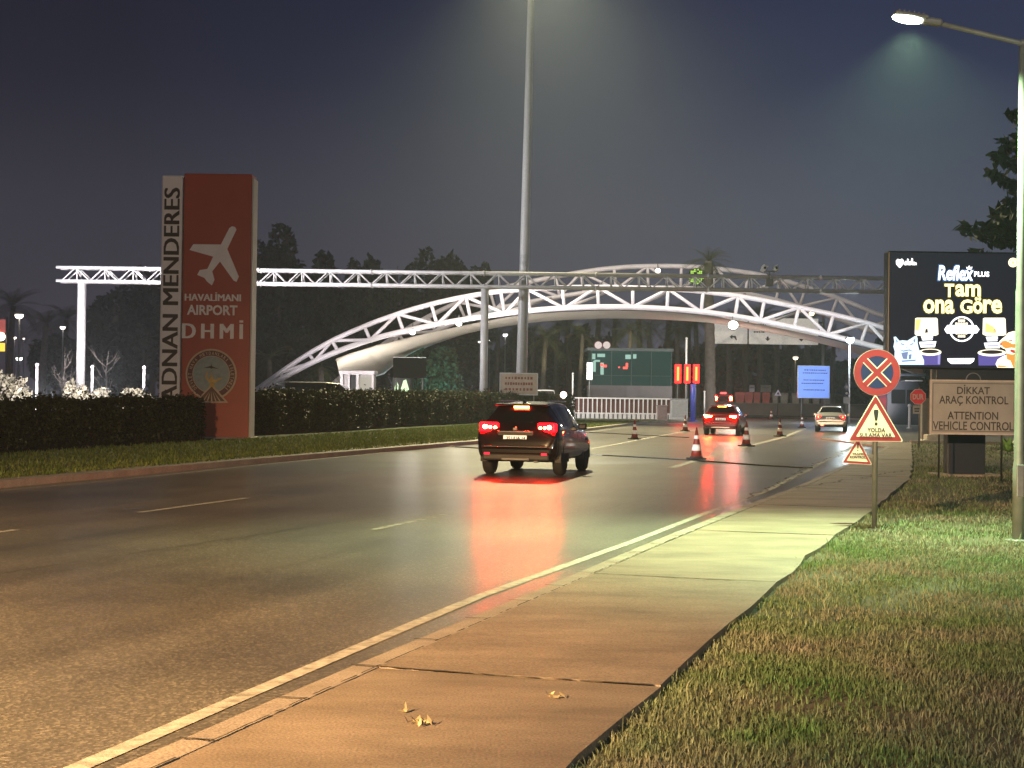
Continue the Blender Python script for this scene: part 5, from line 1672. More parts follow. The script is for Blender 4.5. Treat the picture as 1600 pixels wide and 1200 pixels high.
# control building with teal glass
BYY = 129.0
a = AT(922, 640, BYY); b = AT(1050, 640, BYY)
o = thing('control_building', 'low control building with a wide band of teal glass behind the railing', 'building', (a.x, BYY, 0))
W_ = b.x - a.x
zw = AT(985, 602.5, BYY).z; zg = AT(985, 549, BYY).z
mb = MB(); mb.box((W_ / 2, 3, zw / 2), (W_, 6, zw)); mb.build('wall', mat('building_grey_wall', (.20, .185, .185), .7, var=.12, scale=.6), o)
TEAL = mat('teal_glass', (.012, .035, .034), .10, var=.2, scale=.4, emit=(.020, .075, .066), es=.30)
mb = MB(); mb.box((W_ / 2, 3, (zw + zg) / 2), (W_ - .1, 5.8, zg - zw)); gl = mb.build('glass_band', TEAL, o)
mb = MB()
for k in range(5):
    x = .1 + (W_ - .2) * k / 4
    mb.box((x, .06, (zw + zg) / 2), (.07, .1, zg - zw - .01))
mb.box((W_ / 2, .05, zw + .9), (W_ - .25, .08, .05)); mb.build('window_frame', mat('teal_frame', (.05, .10, .10), .4), gl)
mb = MB(); mb.box((W_ * .48, 3, zg + .15), (W_ + .4, 6.6, .28), bev=.03); mb.build('roof', mat('building_roof', (.10, .13, .13), .6), o)
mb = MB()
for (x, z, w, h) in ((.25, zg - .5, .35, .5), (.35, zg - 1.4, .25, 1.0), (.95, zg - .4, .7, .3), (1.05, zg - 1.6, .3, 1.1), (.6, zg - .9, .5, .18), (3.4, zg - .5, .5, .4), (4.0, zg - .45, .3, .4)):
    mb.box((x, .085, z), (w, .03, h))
build_loose(mb, 'equipment_glint', glow('equipment_glint_teal', (.55, .95, .80), .6), gl)  # pale glowing boxes for lit equipment and white reflections in the glass
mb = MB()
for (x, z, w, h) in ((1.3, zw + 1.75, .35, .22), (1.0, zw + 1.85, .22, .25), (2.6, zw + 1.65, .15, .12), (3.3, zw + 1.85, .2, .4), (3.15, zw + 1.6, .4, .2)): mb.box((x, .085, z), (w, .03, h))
build_loose(mb, 'red_reflection', glow('red_reflection', (1, .08, .06), 2.2), gl)  # glowing red boxes painted on as reflections in the glass
for px in (934.5, 947.5):
    p = AT(px, 539.5, BYY)
    q = thing('disc_sign', 'pale round sign on the teal building roof, %s of the pair' % ('left' if px < 940 else 'right'), 'sign', (p.x, BYY - .3, zg + .29))
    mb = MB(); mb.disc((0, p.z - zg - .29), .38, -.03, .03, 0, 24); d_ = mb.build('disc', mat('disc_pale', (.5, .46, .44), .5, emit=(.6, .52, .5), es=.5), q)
    mb = MB(); mb.ring((0, p.z - zg - .29), .38, .33, -.035, -.028, 0, 24); mb.build('rim', SIGNRED, d_)
    mb = MB(); mb.tube([(0, .05, 0), (0, .05, p.z - zg - .2)], .04, 8); mb.build('stem', DSTEEL, q)

# white kiosk
KY_ = 114.0
a = AT(530, 640, KY_); b = AT(583.5, 640, KY_)
o = thing('kiosk', 'white framed guard kiosk lit from inside under the left of the canopy', 'kiosk', (a.x, KY_, 0))
W_ = b.x - a.x; H_ = AT(556, 579, KY_).z
KW = mat('kiosk_white', (.62, .57, .55), .5, var=.05)
mb = MB(); mb.box((W_ / 2, 1.2, H_ - .15), (W_ + .15, 2.6, .32), bev=.06); mb.build('roof', KW, o)
for x, w in ((.16, .26), (W_ * .27, .16), (W_ * .52, .2), (W_ - .1, .16)):
    mb = MB(); mb.box((x, .06, (H_ - .3) / 2), (w, .14, H_ - .3)); mb.build('pillar', KW, o)
mb = MB(); mb.box((W_ / 2, 1.25, (H_ - .3) / 2), (W_ - .1, 2.2, H_ - .3)); bx = mb.build('wall', mat('kiosk_wall', (.40, .37, .35), .6), o)
mb = MB(); mb.box((W_ * .39, .14, (H_ - .3) / 2), (W_ * .16, .03, H_ - .4)); mb.build('door', BLACK, bx)
mb = MB(); mb.box((W_ * .76, .14, H_ * .62), (W_ * .40, .03, H_ * .5)); mb.build('window', glow('kiosk_window', (.85, .78, .60), .42), bx)
mb = MB(); mb.box((W_ * .72, .10, H_ * .50), (.25, .03, .5)); mb.box((W_ * .9, .10, H_ * .55), (.2, .03, .7)); mb.build('shelf', DARK, bx)
# lit block left of the kiosk and dark display board
p = AT(508, 640, 115)
o = thing('light_box', 'short lit white light box left of the kiosk', 'light box', (p.x, 115, 0))
z1 = AT(508, 604, 115).z
mb = MB(); mb.box((0, 0, z1 / 2), (.44, .3, z1), bev=.03); hs = mb.build('case', WHITE, o)
mb = MB(); mb.box((-.1, -.155, z1 * .6), (.14, .02, z1 * .7)); mb.box((.1, -.155, z1 * .6), (.14, .02, z1 * .7)); mb.build('lit_face', glow('light_box_face', (1, .97, .92), 3.0), hs)
p0 = AT(614, 590, 128); p1 = AT(666, 558, 128)
o = thing('display_board', 'large dark display board on posts right of the kiosk', 'display board', ((p0.x + p1.x) / 2, 128, 0))
w = p1.x - p0.x
mb = MB(); mb.box((0, 0, (p0.z + p1.z) / 2), (w, .3, p1.z - p0.z), bev=.02); bd = mb.build('board', mat('display_off_black', (.003, .003, .003), .9, spec=.05), o)
mb = MB(); mb.box((0, -.155, p1.z - .05), (w, .02, .06)); mb.build('edge', STEEL, bd)
for s in (-1, 1):
    mb = MB(); mb.tube([(s * w * .4, .1, 0), (s * w * .4, .1, p0.z + .2)], .08, 8); mb.build('post', DSTEEL, o)
p = AT(628, 640, 132)
o = thing('vending_kiosk', 'small kiosk with a lit green and white front under the dark display board', 'kiosk', (p.x, 132, 0))
z1 = AT(628, 590, 132).z
mb = MB(); mb.box((0, .6, z1 / 2), (1.9, 1.2, z1), bev=.04); bx = mb.build('body', DARK, o)
mb = MB(); mb.prism([(-.75, z1 * .3), (-.45, z1 * .3), (-.35, z1 * .8), (-.55, z1 * .92), (-.8, z1 * .6)], -.03, 0); mb.prism([(-.1, z1 * .5), (.55, z1 * .5), (.62, z1 * .7), (.35, z1 * .95), (.1, z1 * .92), (-.12, z1 * .7)], -.03, 0)
mb.build('lit_panel', glow('lit_panel_green', (.70, 1.0, .55), 1.3), bx)
mb = MB(); mb.box((0, -.03, z1 * .38), (.55, .03, .22)); mb.build('lettering', glow('small_white_text', (.9, .9, .85), 1.0), bx)
# blue information board
IY = 126.0
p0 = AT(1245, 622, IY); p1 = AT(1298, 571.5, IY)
o = thing('information_board', 'blue information board with light put into its face, dark lettering lines', 'information board', ((p0.x + p1.x) / 2, IY, 0), R(8))
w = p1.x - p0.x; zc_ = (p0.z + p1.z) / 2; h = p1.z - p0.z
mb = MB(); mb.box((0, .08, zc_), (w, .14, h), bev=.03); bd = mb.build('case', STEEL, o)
mb = MB(); mb.box((0, -.0, zc_), (w - .1, .02, h - .1)); fc = mb.build('lit_face', mat('blue_face_emissive', (.12, .2, .5), .4, emit=(.16, .30, .86), es=.95), bd)  # reflective sign face; the light falling on it is put in as emission
mb = MB(); rg = random.Random(2)
for zz, x0, x1 in ((.86, -.3, .36), (.77, -.34, .38), (.555, -.32, .30), (.455, -.38, .30), (.255, -.32, .30)):
    x = x0 * w
    while x < x1 * w:
        l = rg.uniform(.06, .17); mb.box((x + l / 2, -.014, zc_ - h / 2 + zz * h), (l, .01, .085)); x += l + .05
mb.build('lettering', mat('board_dark_text', (.01, .015, .05), .5), fc)
for s in (-1, 1):
    mb = MB(); mb.tube([(s * w * .36, .12, 0), (s * w * .36, .12, p0.z + .3)], .07, 8); mb.build('leg', DSTEEL, o)
# overhead white direction sign
OY = 152.0
o_l = AT(1115, 520, OY); o_r = AT(1278.5, 520, OY); zt_ = AT(1200, 497, OY).z; zb_ = AT(1200, 538, OY).z
o = thing('overhead_sign', 'long white overhead direction sign with small dark arrows beyond the arch', 'road sign', ((o_l.x + o_r.x) / 2, OY, 0))
w = o_r.x - o_l.x; xs = AT(1169, 520, OY).x - (o_l.x + o_r.x) / 2
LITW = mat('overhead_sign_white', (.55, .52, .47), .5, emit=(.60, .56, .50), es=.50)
for x0, x1 in ((-w / 2, xs - .08), (xs + .08, w / 2)):
    mb = MB(); mb.box(((x0 + x1) / 2, 0, (zt_ + zb_) / 2), (x1 - x0, .15, zt_ - zb_), bev=.05); pn = mb.build('panel', LITW, o)
    mb = MB()
    if x0 < -w / 4:
        mb.prism([(x0 + 1.7, zb_ + .75), (x0 + 2.0, zb_ + 1.0), (x0 + 2.0, zb_ + .85), (x0 + 2.35, zb_ + .85), (x0 + 2.5, zb_ + .4), (x0 + 2.38, zb_ + .4), (x0 + 2.2, zb_ + .68), (x0 + 2.0, zb_ + .68), (x0 + 2.0, zb_ + .5)], -.10, -.07)
    else:
        for cx in (x0 + 2.0, x0 + 5.6): mb.prism([(cx - .28, zb_ + .62), (cx - .1, zb_ + .62), (cx - .1, zb_ + .82), (cx + .1, zb_ + .82), (cx + .1, zb_ + .62), (cx + .28, zb_ + .62), (cx, zb_ + .34)], -.10, -.07)
        rg = random.Random(3)
        for zz, l0 in ((2.1, 2.6), (1.75, 2.4), (1.3, 1.2)):
            x = x0 + .5
            while x < x0 + .5 + l0: l = rg.uniform(.1, .24); mb.box((x + l / 2, -.085, zb_ + zz), (l, .02, .15)); x += l + .07
    mb.build('marking', BLACK, pn)
for x in (-w / 2 - .3, w / 2 + .6):
    mb = MB(); mb.tube([(x, .3, 0), (x, .3, zt_ + .2)], .16, 10); mb.build('post', DSTEEL, o)
mb = MB(); mb.tube([(-w / 2 - .3, .3, zt_ - .4), (w / 2 + .6, .3, zt_ - .4)], .1, 8); mb.tube([(-w / 2 - .3, .3, zb_ + .4), (w / 2 + .6, .3, zb_ + .4)], .1, 8); mb.build('beam', DSTEEL, o)
# retaining wall with a row of barrier blocks on top
WY = 158.0
wa = AT(1140, 640, WY); wb = AT(1420, 640, WY)
o = thing('retaining_wall', 'long low dark retaining wall beyond the bend of the road', 'wall', (wa.x, WY, 0))
mb = MB(); mb.box(((wb.x - wa.x) / 2, .4, .72), (wb.x - wa.x, .8, 1.45)); wl_ = mb.build('wall', mat('dark_wall', (.10, .09, .09), .8, var=.25, scale=.5), o)
mb = MB(); mb.box(((wb.x - wa.x) / 2, .4, 1.49), (wb.x - wa.x + .1, .95, .09)); mb.build('coping', mat('wall_coping', (.16, .15, .15), .8), wl_)
BARR = mat('barrier_red_plastic', (.34, .07, .06), .5, var=.15); BARG = mat('barrier_grey_plastic', (.22, .20, .19), .6, var=.15)
bar0 = {}
for k, (px, w) in enumerate([(1155.5, 13), (1169.5, 12), (1182.5, 9), (1196.5, 11), (1211, 8), (1225, 11), (1243, 11), (1259, 9), (1275, 10), (1292, 10)]):
    p = AT(px, 620, WY + .3)
    kind = 'r' if k < 4 else 'g'
    if kind not in bar0:
        b = thing('barrier_block', 'x', 'barrier', (0, 0, 0), 0, 'barrier blocks on the retaining wall')
        mb = MB(); mb.prism([(-.32, 0), (.32, 0), (.36, .2), (.42, .95), (.36, 1.1), (-.36, 1.1), (-.42, .95), (-.36, .2)], -.2, .2); bd = mb.build('body', BARR if kind == 'r' else BARG, b)
        mb = MB(); mb.prism([(-.26, .3), (.26, .3), (.3, .85), (-.3, .85)], -.215, -.2); mb.build('panel', mat('barrier_%s_panel' % ('dull_red' if kind == 'r' else 'dull_grey'), (.28, .06, .06) if kind == 'r' else (.26, .25, .24), .5), bd)
        bar0[kind] = b
    else: b = copy_tree(bar0[kind])
    b.location = (p.x, WY + .3, 1.535); b.scale = (w / 10.5, 1, 1.05)
    b['label'] = ['leftmost red barrier block, beside the dark van', 'second red barrier block from the dark van', 'narrow third red barrier block on the wall', 'rightmost of the red barrier blocks'][k] if k < 4 else \
        ['narrow grey barrier block below the small triangular sign', 'grey barrier block just right of the small triangular sign', 'grey barrier block just left of the blue board', 'grey barrier block behind the left half of the blue board', 'grey barrier block behind the blue board, second from the right end', 'last grey barrier block at the right end of the row'][k - 4]
p = AT(1215.5, 640, 150)
o = thing('warning_sign', 'small pale triangular sign in front of the barrier blocks', 'road sign', (p.x, 150, .1))
L = lambda px, py: (AT(px, py, 150).x - p.x, AT(px, py, 150).z - .1)
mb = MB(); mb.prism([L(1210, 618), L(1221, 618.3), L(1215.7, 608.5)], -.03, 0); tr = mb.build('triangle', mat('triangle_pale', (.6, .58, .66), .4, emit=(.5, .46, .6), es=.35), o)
mb = MB(); mb.prism([L(1213.3, 616.3), L(1218, 616.5), L(1215.7, 612)], -.045, -.03); mb.build('inner_mark', SIGNRED, tr)
mb = MB(); mb.tube([(0, .05, 0), (0, .05, L(1215.5, 612)[1])], .05, 8); mb.build('post', DSTEEL, o)
for (px, py, w, h, m, lab) in ((1196.5, 607, 16, 11, mat('sign_grey_face', (.20, .20, .19), .5), 'grey blank rectangular sign above the red barrier blocks'), (1175, 607, 8, 11, mat('sign_lilac_face', (.4, .38, .46), .5), 'small pale sign left of the grey rectangular sign')):
    p = AT(px, py, 161)
    o = thing('plate_sign', lab, 'road sign', (p.x, 161, 0)); s2 = FPX / 161
    mb = MB(); mb.box((0, 0, p.z), (w / s2, .06, h / s2), bev=.02); bd = mb.build('plate', m, o)
    mb = MB(); mb.box((0, -.035, p.z + .1), (w / s2 * .7, .012, .1)); mb.build('marking', DSTEEL, bd)
    mb = MB(); mb.tube([(0, .06, 0), (0, .06, p.z + .3)], .05, 8); mb.build('post', DSTEEL, o)
# sign cluster on a pole, and a lit street lamp
o_p = AT(1322.5, 640, 104); o_p.z = 0
o = thing('sign_pole', 'pole with two small round signs and a plate behind the silver sedan', 'road sign', o_p)
z_ = lambda py: AT(1322, py, 104).z
mb = MB(); mb.tube([(0, .05, 0), (0, .05, z_(598))], .045, 8); mb.build('post', DSTEEL, o)
for py, r_, m in ((604.5, .17, mat('round_sign_lilac', (.22, .2, .36), .5)), (614.5, .20, SIGNBLUE)):
    mb = MB(); mb.disc((0, z_(py)), r_, -.04, 0, 0, 20); d_ = mb.build('disc', m, o)
    mb = MB(); mb.disc((0, z_(py)), r_ * .45, -.05, -.04, 0, 14); mb.build('symbol', SIGNWHITE, d_)
mb = MB(); mb.box((0, -.02, z_(625.5)), (.46, .04, .46)); mb.build('plate', mat('plate_pale_grey', (.38, .38, .40), .5), o)
def far_lamp(px, py, Y, r, col, es, label, power=0, group=None, ht=None):
    p = AT(px, py, Y)
    o = thing('street_lamp', label, 'street lamp', (p.x, Y, 0), 0, group)
    mb = MB(); mb.tube([(0, .1, 0), (0, .1, p.z - .1)], [max(.05, r * .35), max(.04, r * .22)], 8); mb.build('pole', DSTEEL, o)
    mb = MB(); mb.box((0, 0, p.z + r * .5), (r * 2, r * 2.2, r * .5), bev=r * .1); hd = mb.build('lamp_head', DSTEEL, o)
    mb = MB(); mb.ball((0, -.02, p.z), r, nu=14, nv=10, sc=(1, 1, .8)); mb.build('lamp_lens', glow('far_lamp_%d_%d_%d' % tuple(int(c * 99) for c in col), col, es), hd)
    if power: lamp('street_lamp_light', 'POINT', (p.x, Y - r * 2.2, p.z - r * 1.5), power, col, o, .3)
    return o
far_lamp(1328, 531.5, 112, .30, (.78, .95, 1.0), 16, 'lit bluish white street lamp under the right end of the arch', 2500)
for px, py, Y, r, col, lab in ((789.5, 523, 180, .30, (1, .97, .9), 'distant white street lamp right of the middle gantry post'), (765.5, 530, 190, .22, (1, .95, .85), 'small distant white lamp close beside the middle gantry post'), (748, 534, 190, .18, (1, .93, .8), 'faint distant lamp just left of the middle gantry post'),
                              (30, 493, 150, .42, (1, .86, .66), 'bright warm street lamp at the left edge above the palms'), (98, 511.5, 150, .26, (1, .92, .85), 'white lamp in the dark trees left of the white gantry post'),
                              (1243, 559, 175, .30, (1, .80, .55), 'warm lamp above the blue board'), (22.5, 527.5, 170, .22, (1, .85, .7), 'small lamp right of the yellow roadside sign'), (37, 529, 180, .16, (1, .85, .75), 'faint lamp below the bright warm street lamp'),
                              (15.5, 538.5, 165, .24, (1, .84, .62), 'small warm lamp beside the yellow sign panel'), (30, 560, 160, .34, (.95, .95, .85), 'low wide pale lamp over the shrubs at left')):
    far_lamp(px, py, Y, r, col, 9, lab)
# red and yellow advertising pole at the far left
p = AT(2, 630, 120)
o = thing('advertising_pole', 'roadside pole with a red banner and a yellow lit panel at left', 'advertising sign', (p.x, 120, 0))
z_ = lambda py: AT(2, py, 120).z
mb = MB(); mb.tube([(.35, .1, 0), (.35, .1, z_(495))], .10, 8); mb.build('pole', DARK, o)
mb = MB(); mb.box((-.15, 0, (z_(499) + z_(520)) / 2), (.8, .08, z_(499) - z_(520)), bev=.02); mb.build('banner', mat('banner_red', (.3, .05, .05), .6, emit=(.5, .12, .10), es=.5), o)
mb = MB(); mb.box((-.15, 0, (z_(536) + z_(549)) / 2), (.75, .12, z_(536) - z_(549)), bev=.03); mb.build('yellow_panel', glow('yellow_panel', (1, .62, .06), 1.5), o)
mb = MB(); mb.ball((-.1, -.1, z_(526)), .36, nu=14, nv=10); mb.build('lamp_globe', glow('warm_globe', (1, .82, .55), 8), o)
# small round-head lights behind the hedge
for px, py, col, es, lab in ((820.5, 621.5, (.62, .80, 1.0), 22, 'small blue white light on a short post behind the suv'), (880.5, 617, (1.0, .72, .52), 9, 'small warm light on a short post above the dark bush')):
    p = AT(px, py, 103)
    o = thing('bollard_light', lab, 'bollard light', (p.x, 103, 0))
    mb = MB(); mb.tube([(0, 0, 0), (0, 0, p.z - .12)], .06, 8); mb.build('post', DSTEEL, o)
    mb = MB(); mb.ball((0, 0, p.z), .24, nu=14, nv=10); mb.build('globe', glow('bollard_%d' % int(col[2] * 100), col, es), o)
# white low fence behind the hedge
a = AT(757, 640, 121); b = AT(834, 640, 121); zt_ = AT(790, 612.5, 121).z
o = thing('white_fence', 'white railing section showing above the hedge behind the suv', 'fence', (a.x, 121, 0)); W_ = b.x - a.x
mb = MB(); mb.box((W_ / 2, 0, zt_ - .1), (W_, .06, .2)); mb.box((W_ / 2, 0, zt_ - .7), (W_, .06, .1)); mb.build('rail', WHITE, o)
for k in range(13):
    mb = MB(); mb.box((W_ * k / 12, .05, zt_ / 2), (.07, .05, zt_)); mb.build('bar', WHITE, o)
# guard booth on the right
a = AT(1386, 640, 112); b = AT(1436, 640, 112)
o = thing('guard_booth', 'dark blue guard booth with a pale awning right of the no stopping disc', 'booth', (a.x, 112, 0)); W_ = b.x - a.x
H_ = AT(1410, 588, 112).z
NB = mat('booth_navy', (.020, .028, .045), .4, var=.15)
mb = MB(); mb.box((W_ / 2, 1.4, H_ / 2), (W_, 2.8, H_), bev=.03); bx = mb.build('wall', NB, o)
mb = MB(); mb.box((W_ / 2, .9, H_ + .1), (W_ + .5, 4.2, .22), bev=.05); mb.build('roof', NB, o)
mb = MB(); mb.box((W_ * .68, -.7, H_ - .35), (1.4, 1.3, .10), M=None, bev=.03); mb.build('awning', mat('awning_grey', (.32, .33, .34), .6), o)
mb = MB(); mb.box((W_ * .35, -.01, H_ * .58), (1.1, .03, 1.1)); mb.box((W_ * .75, -.01, H_ * .58), (.7, .03, 1.1)); mb.build('window', GLASS, bx)
mb = MB(); mb.box((W_ * .84, -.03, H_ * .66), (.14, .03, .2)); mb.build('lit_notice', glow('lit_notice', (.8, .85, 1), 1.2), bx)

# ------------------------------------------------------------------ left verge behind the hedge: posts, shrubs, ground floodlights
for k, (px, y0, lab) in enumerate(((57, 570, 'slim grey post left of the white gantry post'), (143.5, 573, 'slim grey post just right of the white gantry post'), (224.5, 574, 'slim grey post close to the totem sign'))):
    post('post', lab, 'post', px, y0, 632, 84, .075, WHITE2, True, 'slim posts behind the left hedge')
SHRUB = mat('pale_shrub_leaves', (.050, .050, .034), .6, scale=1.2, col2=(.11, .10, .075), island=.4, trans=.2, spec=.3)
for px, py, w, h, lab, sd in ((18, 578, 62, 2.6, 'tall pale flowering shrub at the left edge behind the hedge', 21), (108, 600, 46, 1.9, 'pale shrub in front of the white gantry post, left half', 22), (148, 604, 34, 1.6, 'smaller pale shrub right of the white gantry post', 25), (205, 604, 78, 1.9, 'wide pale shrub beside the totem sign', 23), (245, 600, 30, 2.0, 'dull narrow shrub tucked behind the totem sign', 26)):
    p = AT(px, 640, 80)
    zt_ = AT(px, py, 80).z
    leafy_ball('shrub', lab, 'shrub', (p.x, 80 + (sd % 3), 0), w / 2 / 27.7, 1.0, zt_ + .1, 2600, .16, SHRUB, sd, 'pale shrubs behind the left hedge', spiky=.25)
for px, lab in ((58, 'small upright lit floodlight behind the hedge at far left'), (146, 'small upright lit floodlight right of the white gantry post')):
    p = AT(px, 628, 73)
    o = thing('ground_floodlight', lab, 'floodlight', (p.x, 73, 0))
    zc_ = p.z
    mb = MB(); mb.tube([(0, 0, 0), (0, 0, zc_ - .2)], .05, 8); mb.box((0, 0, zc_ - .22), (.3, .2, .06)); mb.build('stand', DSTEEL, o)
    mb = MB(); mb.ball((0, 0, zc_), .12, nu=14, nv=10, sc=(1, .6, 1.6)); mb.build('lamp_lens', glow('ground_flood_lens', (1, .90, .82), 12), o)
    tx_ = AT(170 if px < 100 else 330, 430, GY)
    lamp('ground_flood_beam', 'SPOT', (p.x, 73.4, zc_ + .1), GF_P, (1, .90, .88), o, .2, tx_, 95, .8)
    lamp('ground_flood_spill', 'POINT', (p.x + .3, 74.5, zc_ + .25), GF_P * .006, (1, .88, .80), o, .2)
# ------------------------------------------------------------------ trees
BARK = mat('tree_bark', (.07, .058, .048), .9, var=.3, scale=4, bump=.5, bscale=12)
DLEAF = mat('dark_tree_leaves', (.014, .018, .012), .6, scale=.12, col2=(.040, .046, .030), island=.5, trans=.15, spec=.25)
MLEAF = mat('tree_leaves', (.030, .042, .018), .6, scale=.15, col2=(.070, .080, .040), island=.5, trans=.15, spec=.25)
PLEAF = mat('palm_fronds', (.045, .055, .022), .55, scale=.3, col2=(.10, .105, .05), island=.4, trans=.15, spec=.3)
def tree(px, top_py, hw_px, Y, seed, label, leafm, base=.12, n=3800, leaf=.55, group='dark trees beyond the gate'):
    rg = np.random.default_rng(seed)
    s2 = FPX / Y
    p = AT(px, 640, Y)
    H = AT(px, top_py, Y).z
    rx = hw_px / s2
    o = thing('tree', label, 'tree', (p.x, Y, -.05), 0, group)
    mb = MB()
    zc_ = H * (base + (1 - base) * .5)
    mb.tube([(0, 0, 0), (.1, .1, H * .3), (-.1, 0, H * .6), (0, .1, H * .88)], [H * .028, H * .022, H * .014, .04], 9)
    K = 22
    C = []
    for k in range(K):
        th = rg.random() * 6.283; ph = math.acos(1 - 2 * rg.random()); r_ = .55 + .42 * rg.random()
        C.append((rx * r_ * math.sin(ph) * math.cos(th), rx * .8 * r_ * math.sin(ph) * math.sin(th), zc_ + (H * (1 - base) * .5) * r_ * math.cos(ph) * .92))
    for c in C[::3]:
        z0 = min(c[2] * .8, H * .6)
        mb.tube([(0, 0, z0 * .75), (c[0] * .5, c[1] * .5, (z0 + c[2]) / 2), c], [H * .012, H * .008, .03], 6)
    mb.build('trunk', BARK, o)
    C = np.array(C)
    idx = rg.integers(0, K, n)
    D = rg.normal(size=(n, 3)); D /= np.linalg.norm(D, axis=1)[:, None]
    rad = (.26 + .16 * rg.random(K))[idx]
    P = C[idx] + D * (rad * (.75 + .3 * rg.random(n)))[:, None] * np.array([rx, rx * .8, H * (1 - base) * .55])
    P[:, 2] = np.clip(P[:, 2], .2, H * 1.03)
    leaf_cloud('crown', P, leaf, leafm, rg, o)
    return o
T = [(178, 470, 58, 150, 'broad dark tree between the white gantry post and the totem'), (236, 425, 62, 165, 'tall dark tree directly behind the totem left edge'), (130, 520, 48, 155, 'low dark tree at the white gantry post'),
     (80, 512, 34, 170, 'low dark tree left of the white gantry post'), (300, 400, 70, 175, 'tall dark tree hidden mostly behind the totem'),
     (432, 362, 44, 165, 'tall dark tree right of the totem with the highest crown'), (395, 385, 46, 178, 'dark tree just behind the right edge of the totem'), (478, 388, 40, 170, 'dark tree second right of the totem'), (528, 402, 42, 180, 'dark tree above the left rise of the arch'),
     (570, 404, 36, 168, 'rounded dark tree above the arch, left of the widest one'), (618, 384, 46, 172, 'widest dark tree above the arch'), (668, 396, 38, 180, 'dark tree left of the middle gantry post'), (705, 402, 34, 172, 'dark tree with a narrow top near the middle gantry post'), (742, 418, 34, 176, 'lowest dark tree beside the tall mast'),
     (445, 520, 60, 150, 'bushy dark tree under the left foot of the arch'), (560, 500, 60, 160, 'bushy dark tree behind the fabric roof'), (350, 500, 62, 158, 'bushy dark tree behind the totem at its right'), (660, 480, 56, 175, 'bushy dark tree behind the fabric roof near the post')]
for k, (px, ty, hw, Y, lab) in enumerate(T):
    tree(px, ty, hw, Y, 100 + k, lab, DLEAF)
# teal lit bushes behind the display board, with their lamp
for k, (px, ty, hw, lab) in enumerate(((690, 545, 26, 'bush washed in teal light right of the dark display board'), (650, 536, 22, 'bush washed in teal light above the dark display board'))):
    tree(px, ty, hw, 136, 140 + k, lab, MLEAF, base=.05, n=2200, leaf=.28, group='teal lit bushes')
p = AT(684, 600, 131)
o = thing('ground_floodlight', 'teal ground lamp at the foot of the teal lit bushes', 'floodlight', (p.x, 131, 0))
mb = MB(); mb.box((0, 0, .12), (.3, .25, .24), bev=.03); hs = mb.build('housing', DARK, o)
mb = MB(); mb.ball((0, 0, .26), .13, nu=12, nv=8); mb.build('lamp_lens', glow('teal_lens', (.1, .8, .85), 4), hs)
lamp('teal_beam', 'SPOT', (p.x, 130.4, .6), 2400, (.15, .85, .95), o, .3, (p.x, 136, 3.5), 85, .8)

# the far wood behind the palms, one mass
rg = np.random.default_rng(77); n = 26000
x0, x1 = AT(680, 600, 225).x, AT(1700, 600, 225).x
X = x0 + (x1 - x0) * rg.random(n); top_ = 10.5 + 1.8 * np.sin(X * .21) + 1.3 * np.sin(X * .53 + 1) + .8 * np.sin(X * 1.3)
P = np.stack([X, 225 + 6 * rg.random(n), top_ * rg.random(n) ** .8 + rg.normal(size=n) * .3], 1)
tag(leaf_cloud('woods', P, .8, mat('far_wood_leaves', (.030, .026, .026), .8, scale=.1, col2=(.055, .048, .046), island=.4), rg), kind='stuff')
# palms: one prototype, copied
def make_palm(seed, H, tr, fl, nf, label):
    rg = random.Random(seed)
    o = thing('palm_tree', label, 'palm tree', (0, 0, 0))
    mb = MB(); n = 26
    pts = [(.25 * math.sin(k / n * 2.0 + seed) * k / n, .2 * math.sin(k / n * 1.5) * k / n, H * k / n) for k in range(n + 1)]
    mb.tube(pts, [tr * (1.25 - .35 * k / n) * (1 + .10 * (k % 2)) for k in range(n + 1)], 12)
    mb.build('trunk', mat('palm_trunk', (.085, .072, .062), .9, var=.3, scale=3, bump=.6, bscale=8), o)
    cr = MB(); tip = Vector(pts[-1])
    for k in range(nf):
        a = 2 * math.pi * k / nf * 2.618 + rg.random() * .4; el = rg.uniform(-.5, 1.25)
        d = Vector((math.cos(a), math.sin(a), 0)); sd = Vector((-d.y, d.x, 0))
        m_ = 12; P_ = []
        for q in range(m_ + 1):
            t = q / m_
            P_.append(tip + d * fl * t * math.cos(el * (1 - .4 * t)) + Vector((0, 0, fl * (t * math.sin(el) - .55 * t * t * (1.1 - el * .3)))))
        for q in range(1, m_):
            w = fl * .20 * math.sin(math.pi * (q + 1) / (m_ + 2)) + .05
            dr = Vector((0, 0, -.35 * w))
            nx = (P_[q + 1] - P_[q]) * .42
            for s in (-1, 1):
                for h_ in (0, .5):
                    b0 = P_[q].lerp(P_[q + 1], h_)
                    cr.add([b0, b0 + nx * .5, b0 + sd * s * w + dr + nx * 1.4], [(0, 1, 2)])
        cr.add([P_[0] + sd * .04, P_[0] - sd * .04, P_[m_ // 2] - sd * .025, P_[m_ // 2] + sd * .025], [(0, 1, 2, 3)])
    cr.build('crown', PLEAF, o, recalc=False)
    return o
protos = [make_palm(1, 10, .26, 3.0, 26, 'x'), make_palm(2, 10, .30, 3.4, 30, 'x'), make_palm(3, 10, .24, 2.6, 22, 'x')]
rg = random.Random(12)
